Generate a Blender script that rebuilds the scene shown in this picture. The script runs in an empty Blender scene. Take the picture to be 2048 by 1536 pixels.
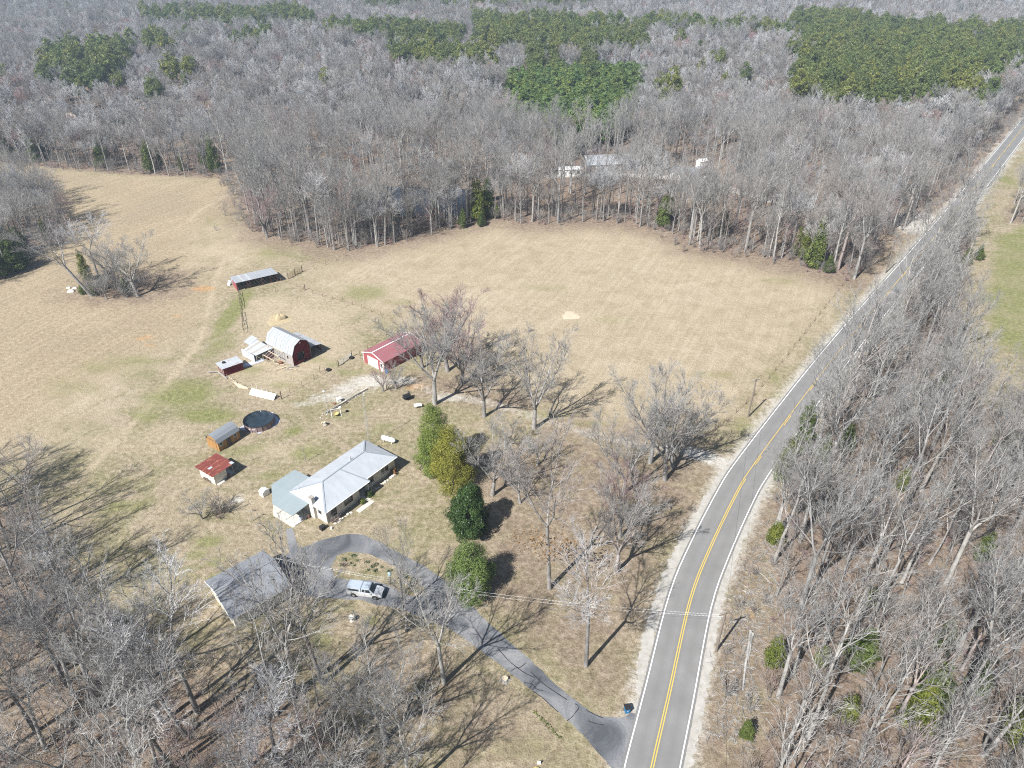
import bpy, math, random
import numpy as np
from mathutils import Vector, Matrix

# ------------------------------------------------------------------ camera, sky, sun, exposure
scene = bpy.context.scene
COL = scene.collection
F_PX, PITCH, CAM_H = 1420.0, math.radians(33.0), 82.0          # 2048 px wide frame, drone at 82 m
cam_d = bpy.data.cameras.new('camera'); cam = bpy.data.objects.new('camera', cam_d); COL.objects.link(cam)
cam_d.sensor_fit = 'HORIZONTAL'; cam_d.sensor_width = 36.0; cam_d.lens = 36.0 * F_PX / 2048.0
cam_d.clip_start = 0.5; cam_d.clip_end = 20000.0
cam.location = (0, 0, CAM_H); cam.rotation_euler = (math.pi / 2 - PITCH, 0, 0)
scene.camera = cam
SUN_AZ, SUN_EL = math.radians(41.0), math.radians(47.0)        # shadows fall away to the upper right
world = bpy.data.worlds.new('World'); scene.world = world; world.use_nodes = True
wn = world.node_tree
sky = wn.nodes.new('ShaderNodeTexSky'); sky.sky_type = 'NISHITA'; sky.sun_disc = False
sky.sun_elevation = SUN_EL; sky.sun_rotation = math.pi + SUN_AZ
sky.air_density = 1.0; sky.dust_density = 0.8; sky.ozone_density = 1.0
bg = wn.nodes['Background']; bg.inputs['Strength'].default_value = 0.05
wn.links.new(sky.outputs[0], bg.inputs['Color'])
sun_d = bpy.data.lights.new('sun', 'SUN'); sun = bpy.data.objects.new('sun', sun_d); COL.objects.link(sun)
sun_d.energy = 4.6; sun_d.angle = math.radians(0.53); sun_d.color = (1.0, 0.98, 0.94)
TO_SUN = Vector((-math.sin(SUN_AZ) * math.cos(SUN_EL), -math.cos(SUN_AZ) * math.cos(SUN_EL), math.sin(SUN_EL)))
sun.rotation_euler = TO_SUN.to_track_quat('Z', 'Y').to_euler(); sun.location = (0, 0, 300)
vs = scene.view_settings
vs.view_transform = 'Standard'; vs.look = 'None'; vs.exposure = 1.05; vs.gamma = 1.0; vs.use_curve_mapping = False
cy = scene.cycles
cy.max_bounces = 6; cy.diffuse_bounces = 2; cy.glossy_bounces = 2; cy.transmission_bounces = 2
cy.transparent_max_bounces = 4; cy.volume_bounces = 0; cy.caustics_reflective = False; cy.caustics_refractive = False
cy.use_denoising = False
scene.render.use_persistent_data = False; cy.pixel_filter_type = 'BLACKMAN_HARRIS'; cy.filter_width = 1.15

# ------------------------------------------------------------------ survey helpers
def G(px, py, z=0.0):
    """world x, y of the point at height z seen at photo pixel (2048 x 1536): used to survey real positions"""
    u = (px - 1024) / F_PX; v = (768 - py) / F_PX
    d2 = -math.sin(PITCH) + v * math.cos(PITCH)
    t = (z - CAM_H) / d2
    return (u * t, (math.cos(PITCH) + v * math.sin(PITCH)) * t)
def Q(x, y, z):
    dz = z - CAM_H; zz = y * math.cos(PITCH) - dz * math.sin(PITCH); yy = y * math.sin(PITCH) + dz * math.cos(PITCH)
    if zz < 1: return (-9999, -9999)
    return (1024 + F_PX * x / zz, 768 - F_PX * yy / zz)
def GP(pts, z=0.0): return [G(p[0], p[1], z) for p in pts]
def rnd(seed): return random.Random(seed)

def smooth_line(pts, step=2.0):
    """Catmull-Rom through 2-D points, resampled"""
    P = [np.array(p[:2], float) for p in pts]; P = [2 * P[0] - P[1]] + P + [2 * P[-1] - P[-2]]
    out = []
    for i in range(1, len(P) - 2):
        n = max(2, int(np.linalg.norm(P[i + 1] - P[i]) / step))
        for k in range(n):
            t = k / n
            out.append(0.5 * (2 * P[i] + (P[i + 1] - P[i - 1]) * t + (2 * P[i - 1] - 5 * P[i] + 4 * P[i + 1] - P[i + 2]) * t * t
                              + (-P[i - 1] + 3 * P[i] - 3 * P[i + 1] + P[i + 2]) * t ** 3))
    out.append(P[-2])
    return np.array(out)
def in_poly(X, Y, poly):
    inside = np.zeros(np.shape(X), bool); n = len(poly); j = n - 1
    for i in range(n):
        xi, yi = poly[i]; xj, yj = poly[j]
        c = ((yi > Y) != (yj > Y)) & (X < (xj - xi) * (Y - yi) / ((yj - yi) or 1e-9) + xi)
        inside ^= c; j = i
    return inside
def seg_dist(X, Y, pts, closed=False):
    D = np.full(np.shape(X), 1e9); pts = list(pts)
    if closed: pts = pts + [pts[0]]
    for a, b in zip(pts[:-1], pts[1:]):
        ax, ay = a[0], a[1]; dx, dy = b[0] - ax, b[1] - ay; L = dx * dx + dy * dy + 1e-9
        t = np.clip(((X - ax) * dx + (Y - ay) * dy) / L, 0, 1)
        D = np.minimum(D, np.hypot(X - ax - t * dx, Y - ay - t * dy))
    return D
def poly_mask(X, Y, poly, soft):
    """1 inside, 0 outside, linear ramp of width soft around the edge"""
    d = seg_dist(X, Y, poly, True); s = np.where(in_poly(X, Y, poly), d, -d)
    return np.clip(s / soft + 0.5, 0, 1)

# ------------------------------------------------------------------ objects
def tag(o, label=None, cat=None, group=None, kind=None):
    if label: o['label'] = label
    if cat: o['category'] = cat
    if group: o['group'] = group
    if kind: o['kind'] = kind
    return o
def thing(name, label, cat, loc=(0, 0, 0), rz=0.0, group=None):
    o = bpy.data.objects.new(name, None); COL.objects.link(o); o.empty_display_size = 0.5
    o.location = (loc[0], loc[1], loc[2] if len(loc) > 2 else 0.0); o.rotation_euler = (0, 0, rz)
    return tag(o, label, cat, group)
def copy_tree(o, parent=None):
    c = o.copy(); COL.objects.link(c); c.parent = parent
    for ch in o.children: copy_tree(ch, c)
    return c

class MB:
    """collects faces; build() links them as ONE mesh object"""
    def __init__(s): s.v = []; s.f = []; s.m = []
    def add(s, verts, faces, mat=0):
        b = len(s.v); s.v += [tuple(p) for p in verts]
        s.f += [tuple(b + i for i in f) for f in faces]; s.m += [mat] * len(faces); return s
    def bx(s, x0, x1, y0, y1, z0, z1, mat=0):
        return s.add([(x0, y0, z0), (x1, y0, z0), (x1, y1, z0), (x0, y1, z0), (x0, y0, z1), (x1, y0, z1), (x1, y1, z1), (x0, y1, z1)],
                     [(3, 2, 1, 0), (4, 5, 6, 7), (0, 1, 5, 4), (1, 2, 6, 5), (2, 3, 7, 6), (3, 0, 4, 7)], mat)
    def beam(s, a, b, w, h, mat=0):
        """rectangular bar from a to b"""
        a = Vector(a); b = Vector(b); d = (b - a).normalized()
        sd = d.cross(Vector((0, 0, 1)))
        if sd.length < 1e-4: sd = Vector((1, 0, 0))
        sd.normalize(); up = sd.cross(d); vs_ = []
        for p in (a, b):
            for i, j in ((-1, -1), (1, -1), (1, 1), (-1, 1)): vs_.append(p + sd * (i * w / 2) + up * (j * h / 2))
        return s.add(vs_, [(3, 2, 1, 0), (4, 5, 6, 7), (0, 1, 5, 4), (1, 2, 6, 5), (2, 3, 7, 6), (3, 0, 4, 7)], mat)
    def path(s, pts, rs, n=6, mat=0, cap=True):
        pts = [Vector(p) for p in pts]
        if not hasattr(rs, '__len__'): rs = [rs] * len(pts)
        b = len(s.v)
        for i, p in enumerate(pts):
            d = (pts[min(i + 1, len(pts) - 1)] - pts[max(i - 1, 0)]).normalized()
            u = d.cross(Vector((0, 0, 1)))
            if u.length < 1e-3: u = Vector((1, 0, 0))
            u.normalize(); w = d.cross(u)
            for k in range(n):
                a = 2 * math.pi * k / n; q = p + (u * math.cos(a) + w * math.sin(a)) * rs[i]; s.v.append(tuple(q))
        for i in range(len(pts) - 1):
            for k in range(n):
                k2 = (k + 1) % n
                s.f.append((b + i * n + k, b + i * n + k2, b + (i + 1) * n + k2, b + (i + 1) * n + k)); s.m.append(mat)
        if cap:
            s.f.append(tuple(b + k for k in range(n))); s.m.append(mat)
            e = b + (len(pts) - 1) * n; s.f.append(tuple(e + k for k in reversed(range(n)))); s.m.append(mat)
        return s
    def lathe(s, prof, n=16, c=(0, 0, 0), mat=0):
        """prof: (r, z) from bottom to top round a vertical axis"""
        b = len(s.v)
        for r, z in prof:
            for k in range(n):
                a = 2 * math.pi * k / n; s.v.append((c[0] + r * math.cos(a), c[1] + r * math.sin(a), c[2] + z))
        for i in range(len(prof) - 1):
            for k in range(n):
                k2 = (k + 1) % n; s.f.append((b + i * n + k, b + i * n + k2, b + (i + 1) * n + k2, b + (i + 1) * n + k)); s.m.append(mat)
        s.f.append(tuple(b + k for k in reversed(range(n)))); s.m.append(mat)
        e = b + (len(prof) - 1) * n; s.f.append(tuple(e + k for k in range(n))); s.m.append(mat)
        return s
    def prism(s, poly, d, mat=0):
        """polygon (3-D points) swept by vector d"""
        n = len(poly); d = Vector(d); A = [Vector(p) for p in poly]
        s.add(list(A) + [p + d for p in A], [tuple(reversed(range(n))), tuple(range(n, 2 * n))] +
              [(i, (i + 1) % n, n + (i + 1) % n, n + i) for i in range(n)], mat); return s
    def loft(s, secs, mat=0, cap=True):
        """secs: list of equal-length closed rings"""
        n = len(secs[0]); b = len(s.v)
        for r in secs: s.v += [tuple(p) for p in r]
        for i in range(len(secs) - 1):
            for k in range(n):
                k2 = (k + 1) % n; s.f.append((b + i * n + k, b + i * n + k2, b + (i + 1) * n + k2, b + (i + 1) * n + k)); s.m.append(mat)
        if cap:
            s.f.append(tuple(b + k for k in reversed(range(n)))); s.m.append(mat)
            e = b + (len(secs) - 1) * n; s.f.append(tuple(e + k for k in range(n))); s.m.append(mat)
        return s
    def build(s, name, mats, parent=None, loc=(0, 0, 0), rz=0.0, smooth=False):
        me = bpy.data.meshes.new(name); me.from_pydata(s.v, [], s.f); me.update()
        mats = mats if isinstance(mats, (list, tuple)) else [mats]
        for m in mats: me.materials.append(m)
        if len(mats) > 1: me.polygons.foreach_set('material_index', s.m)
        if smooth: me.polygons.foreach_set('use_smooth', [True] * len(me.polygons))
        o = bpy.data.objects.new(name, me); COL.objects.link(o); o.parent = parent
        o.location = loc; o.rotation_euler = (0, 0, rz); return o

def np_mesh(name, verts, quads, mats, mat_idx=None, smooth=False):
    me = bpy.data.meshes.new(name); nv, nq, k = len(verts), len(quads), quads.shape[1]
    me.vertices.add(nv); me.vertices.foreach_set('co', np.asarray(verts, np.float32).ravel())
    me.loops.add(nq * k); me.loops.foreach_set('vertex_index', np.asarray(quads, np.int32).ravel())
    me.polygons.add(nq); me.polygons.foreach_set('loop_start', np.arange(0, nq * k, k, dtype=np.int32))
    for m in mats: me.materials.append(m)
    if mat_idx is not None: me.polygons.foreach_set('material_index', np.asarray(mat_idx, np.int32))
    if smooth: me.polygons.foreach_set('use_smooth', np.ones(nq, bool))
    me.update(calc_edges=True); return me
def np_obj(name, me, parent=None):
    o = bpy.data.objects.new(name, me); COL.objects.link(o); o.parent = parent; return o

# ------------------------------------------------------------------ materials
class NT:
    """small helper to write node trees"""
    def __init__(s, name):
        s.mat = bpy.data.materials.new(name); s.mat.use_nodes = True; s.t = s.mat.node_tree
        s.b = s.t.nodes['Principled BSDF']; s.b.inputs['Roughness'].default_value = 0.8
        s.b.inputs['Specular IOR Level'].default_value = 0.25
    def n(s, typ, **kw):
        nd = s.t.nodes.new(typ)
        for k, v in kw.items(): setattr(nd, k, v)
        return nd
    def l(s, a, b): s.t.links.new(a, b)
    def coord(s, which='Object'): return s.n('ShaderNodeTexCoord').outputs[which]
    def noise(s, scale, detail=4, rough=0.55, vec=None, dist=0.0):
        nd = s.n('ShaderNodeTexNoise'); nd.inputs['Scale'].default_value = scale; nd.inputs['Detail'].default_value = detail
        nd.inputs['Roughness'].default_value = rough; nd.inputs['Distortion'].default_value = dist
        s.l(vec if vec is not None else s.coord(), nd.inputs['Vector']); return nd.outputs['Fac']
    def ramp(s, fac, stops, interp='LINEAR'):
        r = s.n('ShaderNodeValToRGB'); r.color_ramp.interpolation = interp; e = r.color_ramp.elements
        while len(e) < len(stops): e.new(0.5)
        for i, (p, c) in enumerate(stops):
            e[i].position = p; c = c if hasattr(c, '__len__') else (c, c, c); e[i].color = (*c[:3], 1)
        s.l(fac, r.inputs['Fac']); return r.outputs['Color']
    def mix(s, fac, a, b, mode='MIX'):
        m = s.n('ShaderNodeMix'); m.data_type = 'RGBA'; m.blend_type = mode; m.clamp_factor = True
        for sock, v in ((m.inputs[0], fac), (m.inputs[6], a), (m.inputs[7], b)):
            if hasattr(v, 'is_linked'): s.l(v, sock)
            elif sock == m.inputs[0]: sock.default_value = v
            else: sock.default_value = (*v[:3], 1) if hasattr(v, '__len__') else (v, v, v, 1)
        return m.outputs[2]
    def math(s, op, a, b=0.0, clamp=False):
        m = s.n('ShaderNodeMath', operation=op, use_clamp=clamp)
        for sock, v in ((m.inputs[0], a), (m.inputs[1], b)):
            if hasattr(v, 'is_linked'): s.l(v, sock)
            else: sock.default_value = v
        return m.outputs[0]
    def scaled(s, sx, sy, sz, vec=None):
        m = s.n('ShaderNodeMapping'); m.inputs['Scale'].default_value = (sx, sy, sz)
        s.l(vec if vec is not None else s.coord(), m.inputs['Vector']); return m.outputs[0]
    def base(s, c):
        if hasattr(c, 'is_linked'): s.l(c, s.b.inputs['Base Color'])
        else: s.b.inputs['Base Color'].default_value = (*c, 1)
    def bump(s, h, strength=0.3, dist=0.05):
        b = s.n('ShaderNodeBump'); b.inputs['Strength'].default_value = strength; b.inputs['Distance'].default_value = dist
        s.l(h, b.inputs['Height']); s.l(b.outputs[0], s.b.inputs['Normal'])
    def rough(s, v, metal=None, spec=None):
        s.b.inputs['Roughness'].default_value = v
        if metal is not None: s.b.inputs['Metallic'].default_value = metal
        if spec is not None: s.b.inputs['Specular IOR Level'].default_value = spec
        return s

def simple(name, col, var=0.15, scale=2.0, rough=0.8, metal=0.0, spec=0.25, bump=0.0, streak=None):
    """painted / weathered surface: base colour with blotchy wear"""
    t = NT(name); vec = t.scaled(*streak) if streak else None
    f = t.noise(scale, 6, 0.6, vec)
    d = tuple(max(0, c * (1 - 1.6 * var)) for c in col); b = tuple(min(1, c * (1 + 0.6 * var)) for c in col)
    t.base(t.ramp(f, [(0.25, d), (0.5, col), (0.8, b)])); t.rough(rough, metal, spec)
    if bump: t.bump(t.noise(scale * 6, 3), bump, 0.03)
    return t.mat
def ribbed(name, col, var, period, rough=0.45, metal=0.0, rust=None, rust_at=0.62, along='Y', spec=0.4):
    """sheet metal with ribs running across the given local axis"""
    t = NT(name); f = t.noise(0.9, 6, 0.62, t.scaled(1.0, 0.25, 1.0) if along == 'X' else t.scaled(0.25, 1.0, 1.0))
    d = tuple(c * (1 - var) for c in col); c_ = t.ramp(f, [(0.3, d), (0.6, col)])
    if rust:
        g = t.noise(1.3, 7, 0.68, t.scaled(0.5, 1.4, 1)); c_ = t.mix(t.ramp(g, [(rust_at - 0.05, 0), (rust_at + 0.05, 1)]), c_, rust)
    t.base(c_); t.rough(rough, metal, spec)
    w = t.n('ShaderNodeTexWave', wave_type='BANDS', bands_direction=along, wave_profile='SIN')
    w.inputs['Scale'].default_value = 2 * math.pi / period / 20 * 3.18; t.l(t.coord(), w.inputs['Vector'])
    t.bump(w.outputs['Fac'], 0.35, 0.03); return t.mat

M = {}
def bark_mat(name, dark, mid, light, twig=False):
    t = NT(name); oi = t.n('ShaderNodeObjectInfo').outputs['Random']
    f = t.noise(0.7 if twig else 1.6, 6, 0.65, t.scaled(1, 1, 0.35))
    c = t.ramp(f, [(0.3, dark), (0.52, mid), (0.72, light)])
    tint = t.ramp(oi, [(0.0, (0.82, 0.82, 0.83)), (0.25, (1.05, 1.04, 1.02)), (0.5, (0.80, 0.80, 0.81)), (0.75, (1.15, 1.13, 1.10)),
                       (0.95, (0.95, 0.91, 0.88)), (1.0, (1.0, 0.84, 0.83))])
    t.base(t.mix(1.0, c, tint, 'MULTIPLY')); t.rough(0.9, 0, 0.1)
    if not twig: t.bump(t.noise(9, 4, 0.6, t.scaled(1, 1, 0.2)), 0.5, 0.04)
    return t.mat
M['bark'] = bark_mat('bark', (0.11, 0.105, 0.10), (0.24, 0.23, 0.22), (0.37, 0.36, 0.345))
M['bark_pale'] = bark_mat('bark_pale', (0.15, 0.146, 0.138), (0.32, 0.312, 0.30), (0.47, 0.46, 0.445))
M['twig'] = bark_mat('twig', (0.19, 0.186, 0.182), (0.30, 0.295, 0.289), (0.42, 0.415, 0.405), True)
M['twig_hazed'] = bark_mat('twig_hazed', (0.34, 0.344, 0.357), (0.46, 0.464, 0.478), (0.56, 0.564, 0.578), True)  # distance haze painted into the colour: paler and bluer than plain twigs
M['twig_brown'] = bark_mat('twig_brown', (0.19, 0.17, 0.155), (0.30, 0.275, 0.255), (0.41, 0.385, 0.36), True)
M['twig_red'] = bark_mat('twig_red', (0.26, 0.175, 0.17), (0.35, 0.255, 0.25), (0.43, 0.34, 0.335), True)
def leaf_mat(name, dark, mid, light, transl=0.15, rough=0.55):
    t = NT(name); g = t.n('ShaderNodeNewGeometry').outputs['Random Per Island']; oi = t.n('ShaderNodeObjectInfo').outputs['Random']
    f = t.noise(0.55, 3); k = t.math('ADD', t.math('MULTIPLY', f, 0.6), t.math('MULTIPLY', g, 0.4))
    c = t.ramp(k, [(0.25, dark), (0.5, mid), (0.78, light)])
    tint = t.ramp(oi, [(0, (0.65, 0.72, 0.75)), (0.35, (1, 1, 1)), (0.65, (1.25, 1.1, 0.8)), (1, (0.75, 0.92, 0.9))])
    c = t.mix(1.0, c, tint, 'MULTIPLY'); t.base(c); t.rough(rough, 0, 0.25)
    tr = t.n('ShaderNodeBsdfTranslucent'); t.l(c, tr.inputs['Color']); mx = t.n('ShaderNodeMixShader'); mx.inputs[0].default_value = transl
    out = t.t.nodes['Material Output']; t.l(t.b.outputs[0], mx.inputs[1]); t.l(tr.outputs[0], mx.inputs[2]); t.l(mx.outputs[0], out.inputs['Surface'])
    return t.mat
M['leaf_olive'] = leaf_mat('leaf_olive', (0.06, 0.09, 0.02), (0.15, 0.20, 0.038), (0.25, 0.29, 0.06))
M['leaf_gold'] = leaf_mat('leaf_gold', (0.08, 0.092, 0.018), (0.18, 0.195, 0.036), (0.285, 0.28, 0.058))
M['leaf_dark'] = leaf_mat('leaf_dark', (0.016, 0.032, 0.010), (0.038, 0.068, 0.018), (0.07, 0.11, 0.03), 0.08, 0.4)
M['leaf_cedar'] = leaf_mat('leaf_cedar', (0.04, 0.06, 0.016), (0.10, 0.135, 0.03), (0.175, 0.20, 0.05))
M['leaf_pine'] = leaf_mat('leaf_pine', (0.05, 0.072, 0.024), (0.13, 0.16, 0.048), (0.21, 0.235, 0.075))
M['leaf_young'] = leaf_mat('leaf_young', (0.055, 0.10, 0.035), (0.12, 0.18, 0.055), (0.18, 0.24, 0.075))
M['leaf_brown'] = leaf_mat('leaf_brown', (0.16, 0.08, 0.04), (0.26, 0.14, 0.07), (0.34, 0.20, 0.11))
M['leaf_bulb'] = leaf_mat('leaf_bulb', (0.04, 0.07, 0.03), (0.09, 0.13, 0.06), (0.14, 0.18, 0.09))
M['asphalt'] = None
# ---- ground material: colours come from region masks (what grows or lies there) broken up by noise
def ground_material():
    t = NT('ground'); co = t.coord('Object')
    a1 = t.n('ShaderNodeAttribute', attribute_name='cover_a'); a2 = t.n('ShaderNodeAttribute', attribute_name='cover_b')
    s1 = t.n('ShaderNodeSeparateColor'); t.l(a1.outputs['Color'], s1.inputs[0])
    s2 = t.n('ShaderNodeSeparateColor'); t.l(a2.outputs['Color'], s2.inputs[0])
    green, litter, gravel = s1.outputs; orange, straw, wear = s2.outputs; sedge = t.n('ShaderNodeAttribute', attribute_name='cover_c').outputs['Fac']
    n_big = t.noise(0.035, 5, 0.6, co); n_mid = t.noise(0.22, 6, 0.65, co, 0.6); n_sm = t.noise(1.1, 6, 0.7, co); n_fine = t.noise(4.5, 4, 0.75, co)
    def cover(mask, noise, soft=0.28):      # mask value eaten at its edge by noise
        d = t.math('SUBTRACT', t.math('ADD', mask, t.math('MULTIPLY', t.math('SUBTRACT', noise, 0.5), 1.5)), 0.5)
        return t.math('ADD', t.math('DIVIDE', d, soft * 2), 0.5, True)
    yard = t.ramp(n_sm, [(0.28, (0.19, 0.15, 0.10)), (0.42, (0.285, 0.235, 0.165)), (0.55, (0.38, 0.32, 0.235)), (0.72, (0.47, 0.405, 0.31))])
    yard = t.mix(t.ramp(n_mid, [(0.42, 0), (0.7, 0.55)]), yard, (0.27, 0.245, 0.16))
    str_c = t.ramp(n_mid, [(0.25, (0.34, 0.28, 0.19)), (0.45, (0.43, 0.36, 0.268)), (0.62, (0.495, 0.425, 0.328)), (0.8, (0.55, 0.48, 0.382))])
    str_c = t.mix(t.ramp(n_big, [(0.35, 0), (0.65, 0.45)]), str_c, (0.375, 0.315, 0.205))
    str_c = t.mix(t.ramp(n_fine, [(0.40, 0.45), (0.55, 0)]), str_c, (0.27, 0.215, 0.135))
    n_pat = t.noise(0.085, 7, 0.66, t.scaled(1.0, 1.35, 1.0, co), 1.2)
    str_c = t.mix(t.ramp(n_pat, [(0.48, 0), (0.56, 0.4), (0.7, 0.65)]), str_c, t.ramp(n_sm, [(0.3, (0.25, 0.205, 0.135)), (0.6, (0.39, 0.33, 0.235))]))
    yard = t.mix(t.ramp(n_pat, [(0.46, 0), (0.54, 0.6), (0.7, 0.75)]), yard, t.ramp(n_sm, [(0.3, (0.125, 0.125, 0.055)), (0.5, (0.23, 0.215, 0.115)), (0.65, (0.36, 0.315, 0.21))]))
    c = t.mix(cover(straw, n_mid, 0.4), yard, str_c)
    sa, sb = G(130, 880), G(440, 690); rot = t.n('ShaderNodeMapping'); rot.vector_type = 'TEXTURE'; rot.inputs['Rotation'].default_value = (0, 0, math.atan2(sb[1] - sa[1], sb[0] - sa[0])); t.l(co, rot.inputs['Vector'])
    n_row = t.noise(1.0, 5, .6, t.scaled(.035, .55, 1, rot.outputs[0]))
    sed_c = t.ramp(n_sm, [(0.28, (0.23, 0.18, 0.12)), (0.45, (0.335, 0.27, 0.18)), (0.6, (0.415, 0.34, 0.24)), (0.78, (0.48, 0.41, 0.30))]); sed_c = t.mix(t.ramp(n_big, [(0.45, 0), (0.62, 0.6)]), sed_c, t.mix(0.5, sed_c, (0.24, 0.19, 0.15)))
    c = t.mix(t.math('MULTIPLY', cover(sedge, n_mid, 0.4), .9), c, sed_c)
    c = t.mix(t.ramp(n_row, [(.38, .0), (.5, .28), (.62, .0)]), c, t.mix(1.0, c, (.62, .58, .5), 'MULTIPLY'))
    wear_c = t.ramp(n_sm, [(0.3, (0.36, 0.29, 0.20)), (0.7, (0.48, 0.41, 0.30))]); c = t.mix(t.math('MULTIPLY', cover(wear, n_mid, 0.4), 0.85), c, wear_c)
    gr_c = t.ramp(n_sm, [(0.3, (0.11, 0.125, 0.04)), (0.5, (0.18, 0.195, 0.068)), (0.7, (0.29, 0.275, 0.13))])
    gfac = cover(green, t.mix(0.55, n_pat, n_sm), 0.22); c = t.mix(t.math('MULTIPLY', gfac, 0.8), c, gr_c)
    lit_c = t.ramp(n_sm, [(0.25, (0.105, 0.075, 0.056)), (0.45, (0.19, 0.142, 0.11)), (0.6, (0.275, 0.213, 0.167)), (0.78, (0.355, 0.285, 0.228))])
    lit_c = t.mix(t.ramp(n_fine, [(0.56, 0), (0.7, 0.5)]), lit_c, (0.42, 0.34, 0.265))
    lit_c = t.mix(t.ramp(n_mid, [(0.55, 0), (0.75, 0.5)]), lit_c, (0.20, 0.17, 0.095))
    c = t.mix(cover(litter, n_mid, 0.35), c, lit_c)
    or_c = t.ramp(n_sm, [(0.3, (0.38, 0.20, 0.085)), (0.7, (0.50, 0.31, 0.15))]); c = t.mix(t.math('MULTIPLY', cover(orange, t.mix(0.5, n_sm, n_pat), 0.16), 0.7), c, or_c)
    gv_c = t.ramp(n_sm, [(0.3, (0.36, 0.335, 0.30)), (0.5, (0.48, 0.455, 0.41)), (0.75, (0.60, 0.575, 0.53))])
    c = t.mix(cover(gravel, t.mix(0.5, n_sm, n_mid), 0.3), c, gv_c)
    c = t.mix(t.ramp(n_fine, [(0.36, 0.75), (0.5, 0)]), c, t.mix(1.0, c, (0.58, 0.54, 0.46), 'MULTIPLY'))
    t.base(c); t.rough(0.95, 0, 0.08)
    t.bump(t.math('ADD', t.math('MULTIPLY', n_sm, 1.0), t.math('MULTIPLY', n_fine, 0.6)), 0.9, 0.3)
    return t.mat
def road_material():
    t = NT('asphalt'); u = t.n('ShaderNodeAttribute', attribute_name='across').outputs['Fac']; co = t.coord()
    f = t.noise(0.25, 6, 0.6, co); g = t.noise(6.0, 3, 0.7, co)
    c = t.ramp(f, [(0.3, (0.172, 0.17, 0.167)), (0.7, (0.225, 0.222, 0.218))])
    w = t.n('ShaderNodeMath', operation='PINGPONG'); t.l(t.math('ABSOLUTE', u), w.inputs[0]); w.inputs[1].default_value = 0.5
    tr = t.ramp(t.math('MULTIPLY', w.outputs[0], 2.0), [(0.0, 0.55), (0.45, 0.0), (1.0, 0.35)])
    c = t.mix(t.math('MULTIPLY', tr, t.math('ADD', t.noise(0.12, 4, 0.5, co), .45)), c, (0.135, 0.13, 0.127)); c = t.mix(t.ramp(g, [(0.4, 0.35), (0.6, 0)]), c, (0.18, 0.175, 0.17))
    t.base(c); t.rough(0.85, 0, 0.2); t.bump(g, 0.2, 0.01); return t.mat
def driveway_material():
    t = NT('driveway_asphalt'); co = t.coord(); f = t.noise(0.16, 6, 0.62, co, 0.8); g = t.noise(5.0, 4, 0.7, co)
    c = t.ramp(f, [(0.32, (0.07, 0.075, 0.084)), (0.45, (0.13, 0.136, 0.147)), (0.6, (0.235, 0.237, 0.243))])
    c = t.mix(t.ramp(g, [(0.4, 0.3), (0.6, 0)]), c, (0.05, 0.05, 0.055)); c = t.mix(t.math('MULTIPLY', t.ramp(t.noise(2.6, 5, .7, co), [(.58, 0), (.66, .8)]), t.ramp(t.noise(.3, 4, .6, co), [(.45, 0), (.6, 1)])), c, (.27, .21, .15)); t.base(c); t.rough(0.85, 0, 0.2); t.bump(g, 0.2, 0.01); return t.mat
M['ground'] = ground_material(); M['asphalt'] = road_material(); M['driveway'] = driveway_material()
def gravel_mat():
    t = NT('gravel'); co = t.coord(); f = t.noise(0.8, 6, 0.7, co); g = t.noise(7, 3, 0.8, co)
    c = t.ramp(f, [(0.28, (0.26, 0.245, 0.215)), (0.5, (0.36, 0.345, 0.315)), (0.75, (0.45, 0.435, 0.405))])
    c = t.mix(t.ramp(g, [(0.35, 0.5), (0.5, 0)]), c, (0.27, 0.25, 0.22)); t.base(c); t.rough(0.95, 0, 0.1); t.bump(g, 0.5, 0.04); return t.mat
M['gravel'] = gravel_mat()
def paint_mat(name, col):
    t = NT(name); f = t.noise(3.0, 6, 0.75); t.base(t.mix(t.ramp(f, [(0.30, 0.75), (0.45, 0.0)]), col, (0.2, 0.19, 0.18))); t.rough(0.7, 0, 0.2); return t.mat
M['line_white'] = paint_mat('line_white', (0.80, 0.80, 0.78)); M['line_yellow'] = paint_mat('line_yellow', (0.60, 0.41, 0.08))
M['tar'] = simple('tar', (0.022, 0.022, 0.025), 0.2, 2)
def water_mat():
    t = NT('pond_water'); t.base((0.012, 0.02, 0.035)); t.rough(0.08, 0, 0.5); t.bump(t.noise(1.2, 3), 0.08, 0.05); return t.mat
M['water'] = water_mat()

# ------------------------------------------------------------------ layout of roads and woods (world metres)
left_line = GP([(1460.8, 934), (1561.5, 803), (1628.7, 722), (1696, 638), (1766.5, 564.5), (1885.6, 432), (1965, 335), (2045, 237)])
centre = GP([(1288, 1620), (1304, 1536), (1337, 1393), (1380, 1202), (1418.6, 1100), (1472, 989), (1505, 935)])
for i in range(1, len(left_line)):
    a = np.array(left_line[i - 1]); b = np.array(left_line[i]); d = (b - a) / np.linalg.norm(b - a)
    centre.append(tuple(b + np.array((d[1], -d[0])) * 3.0))
d = np.array(centre[-1]) - np.array(centre[-4]); d /= np.linalg.norm(d)
e0 = np.array(centre[-1]); centre += [tuple(e0 + d * k) for k in (120, 400, 900)]
d = np.array(centre[0]) - np.array(centre[1]); d /= np.linalg.norm(d); centre = [tuple(np.array(centre[0]) + d * k) for k in (120, 90, 70, 54, 40, 28, 18, 9)] + centre
for _ in range(2):      # settle the straight stretch
    for i in range(15, len(centre) - 1): centre[i] = tuple(0.5 * np.array(centre[i]) + 0.25 * (np.array(centre[i - 1]) + np.array(centre[i + 1])))
ROAD = smooth_line(centre, 2.5)
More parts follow.
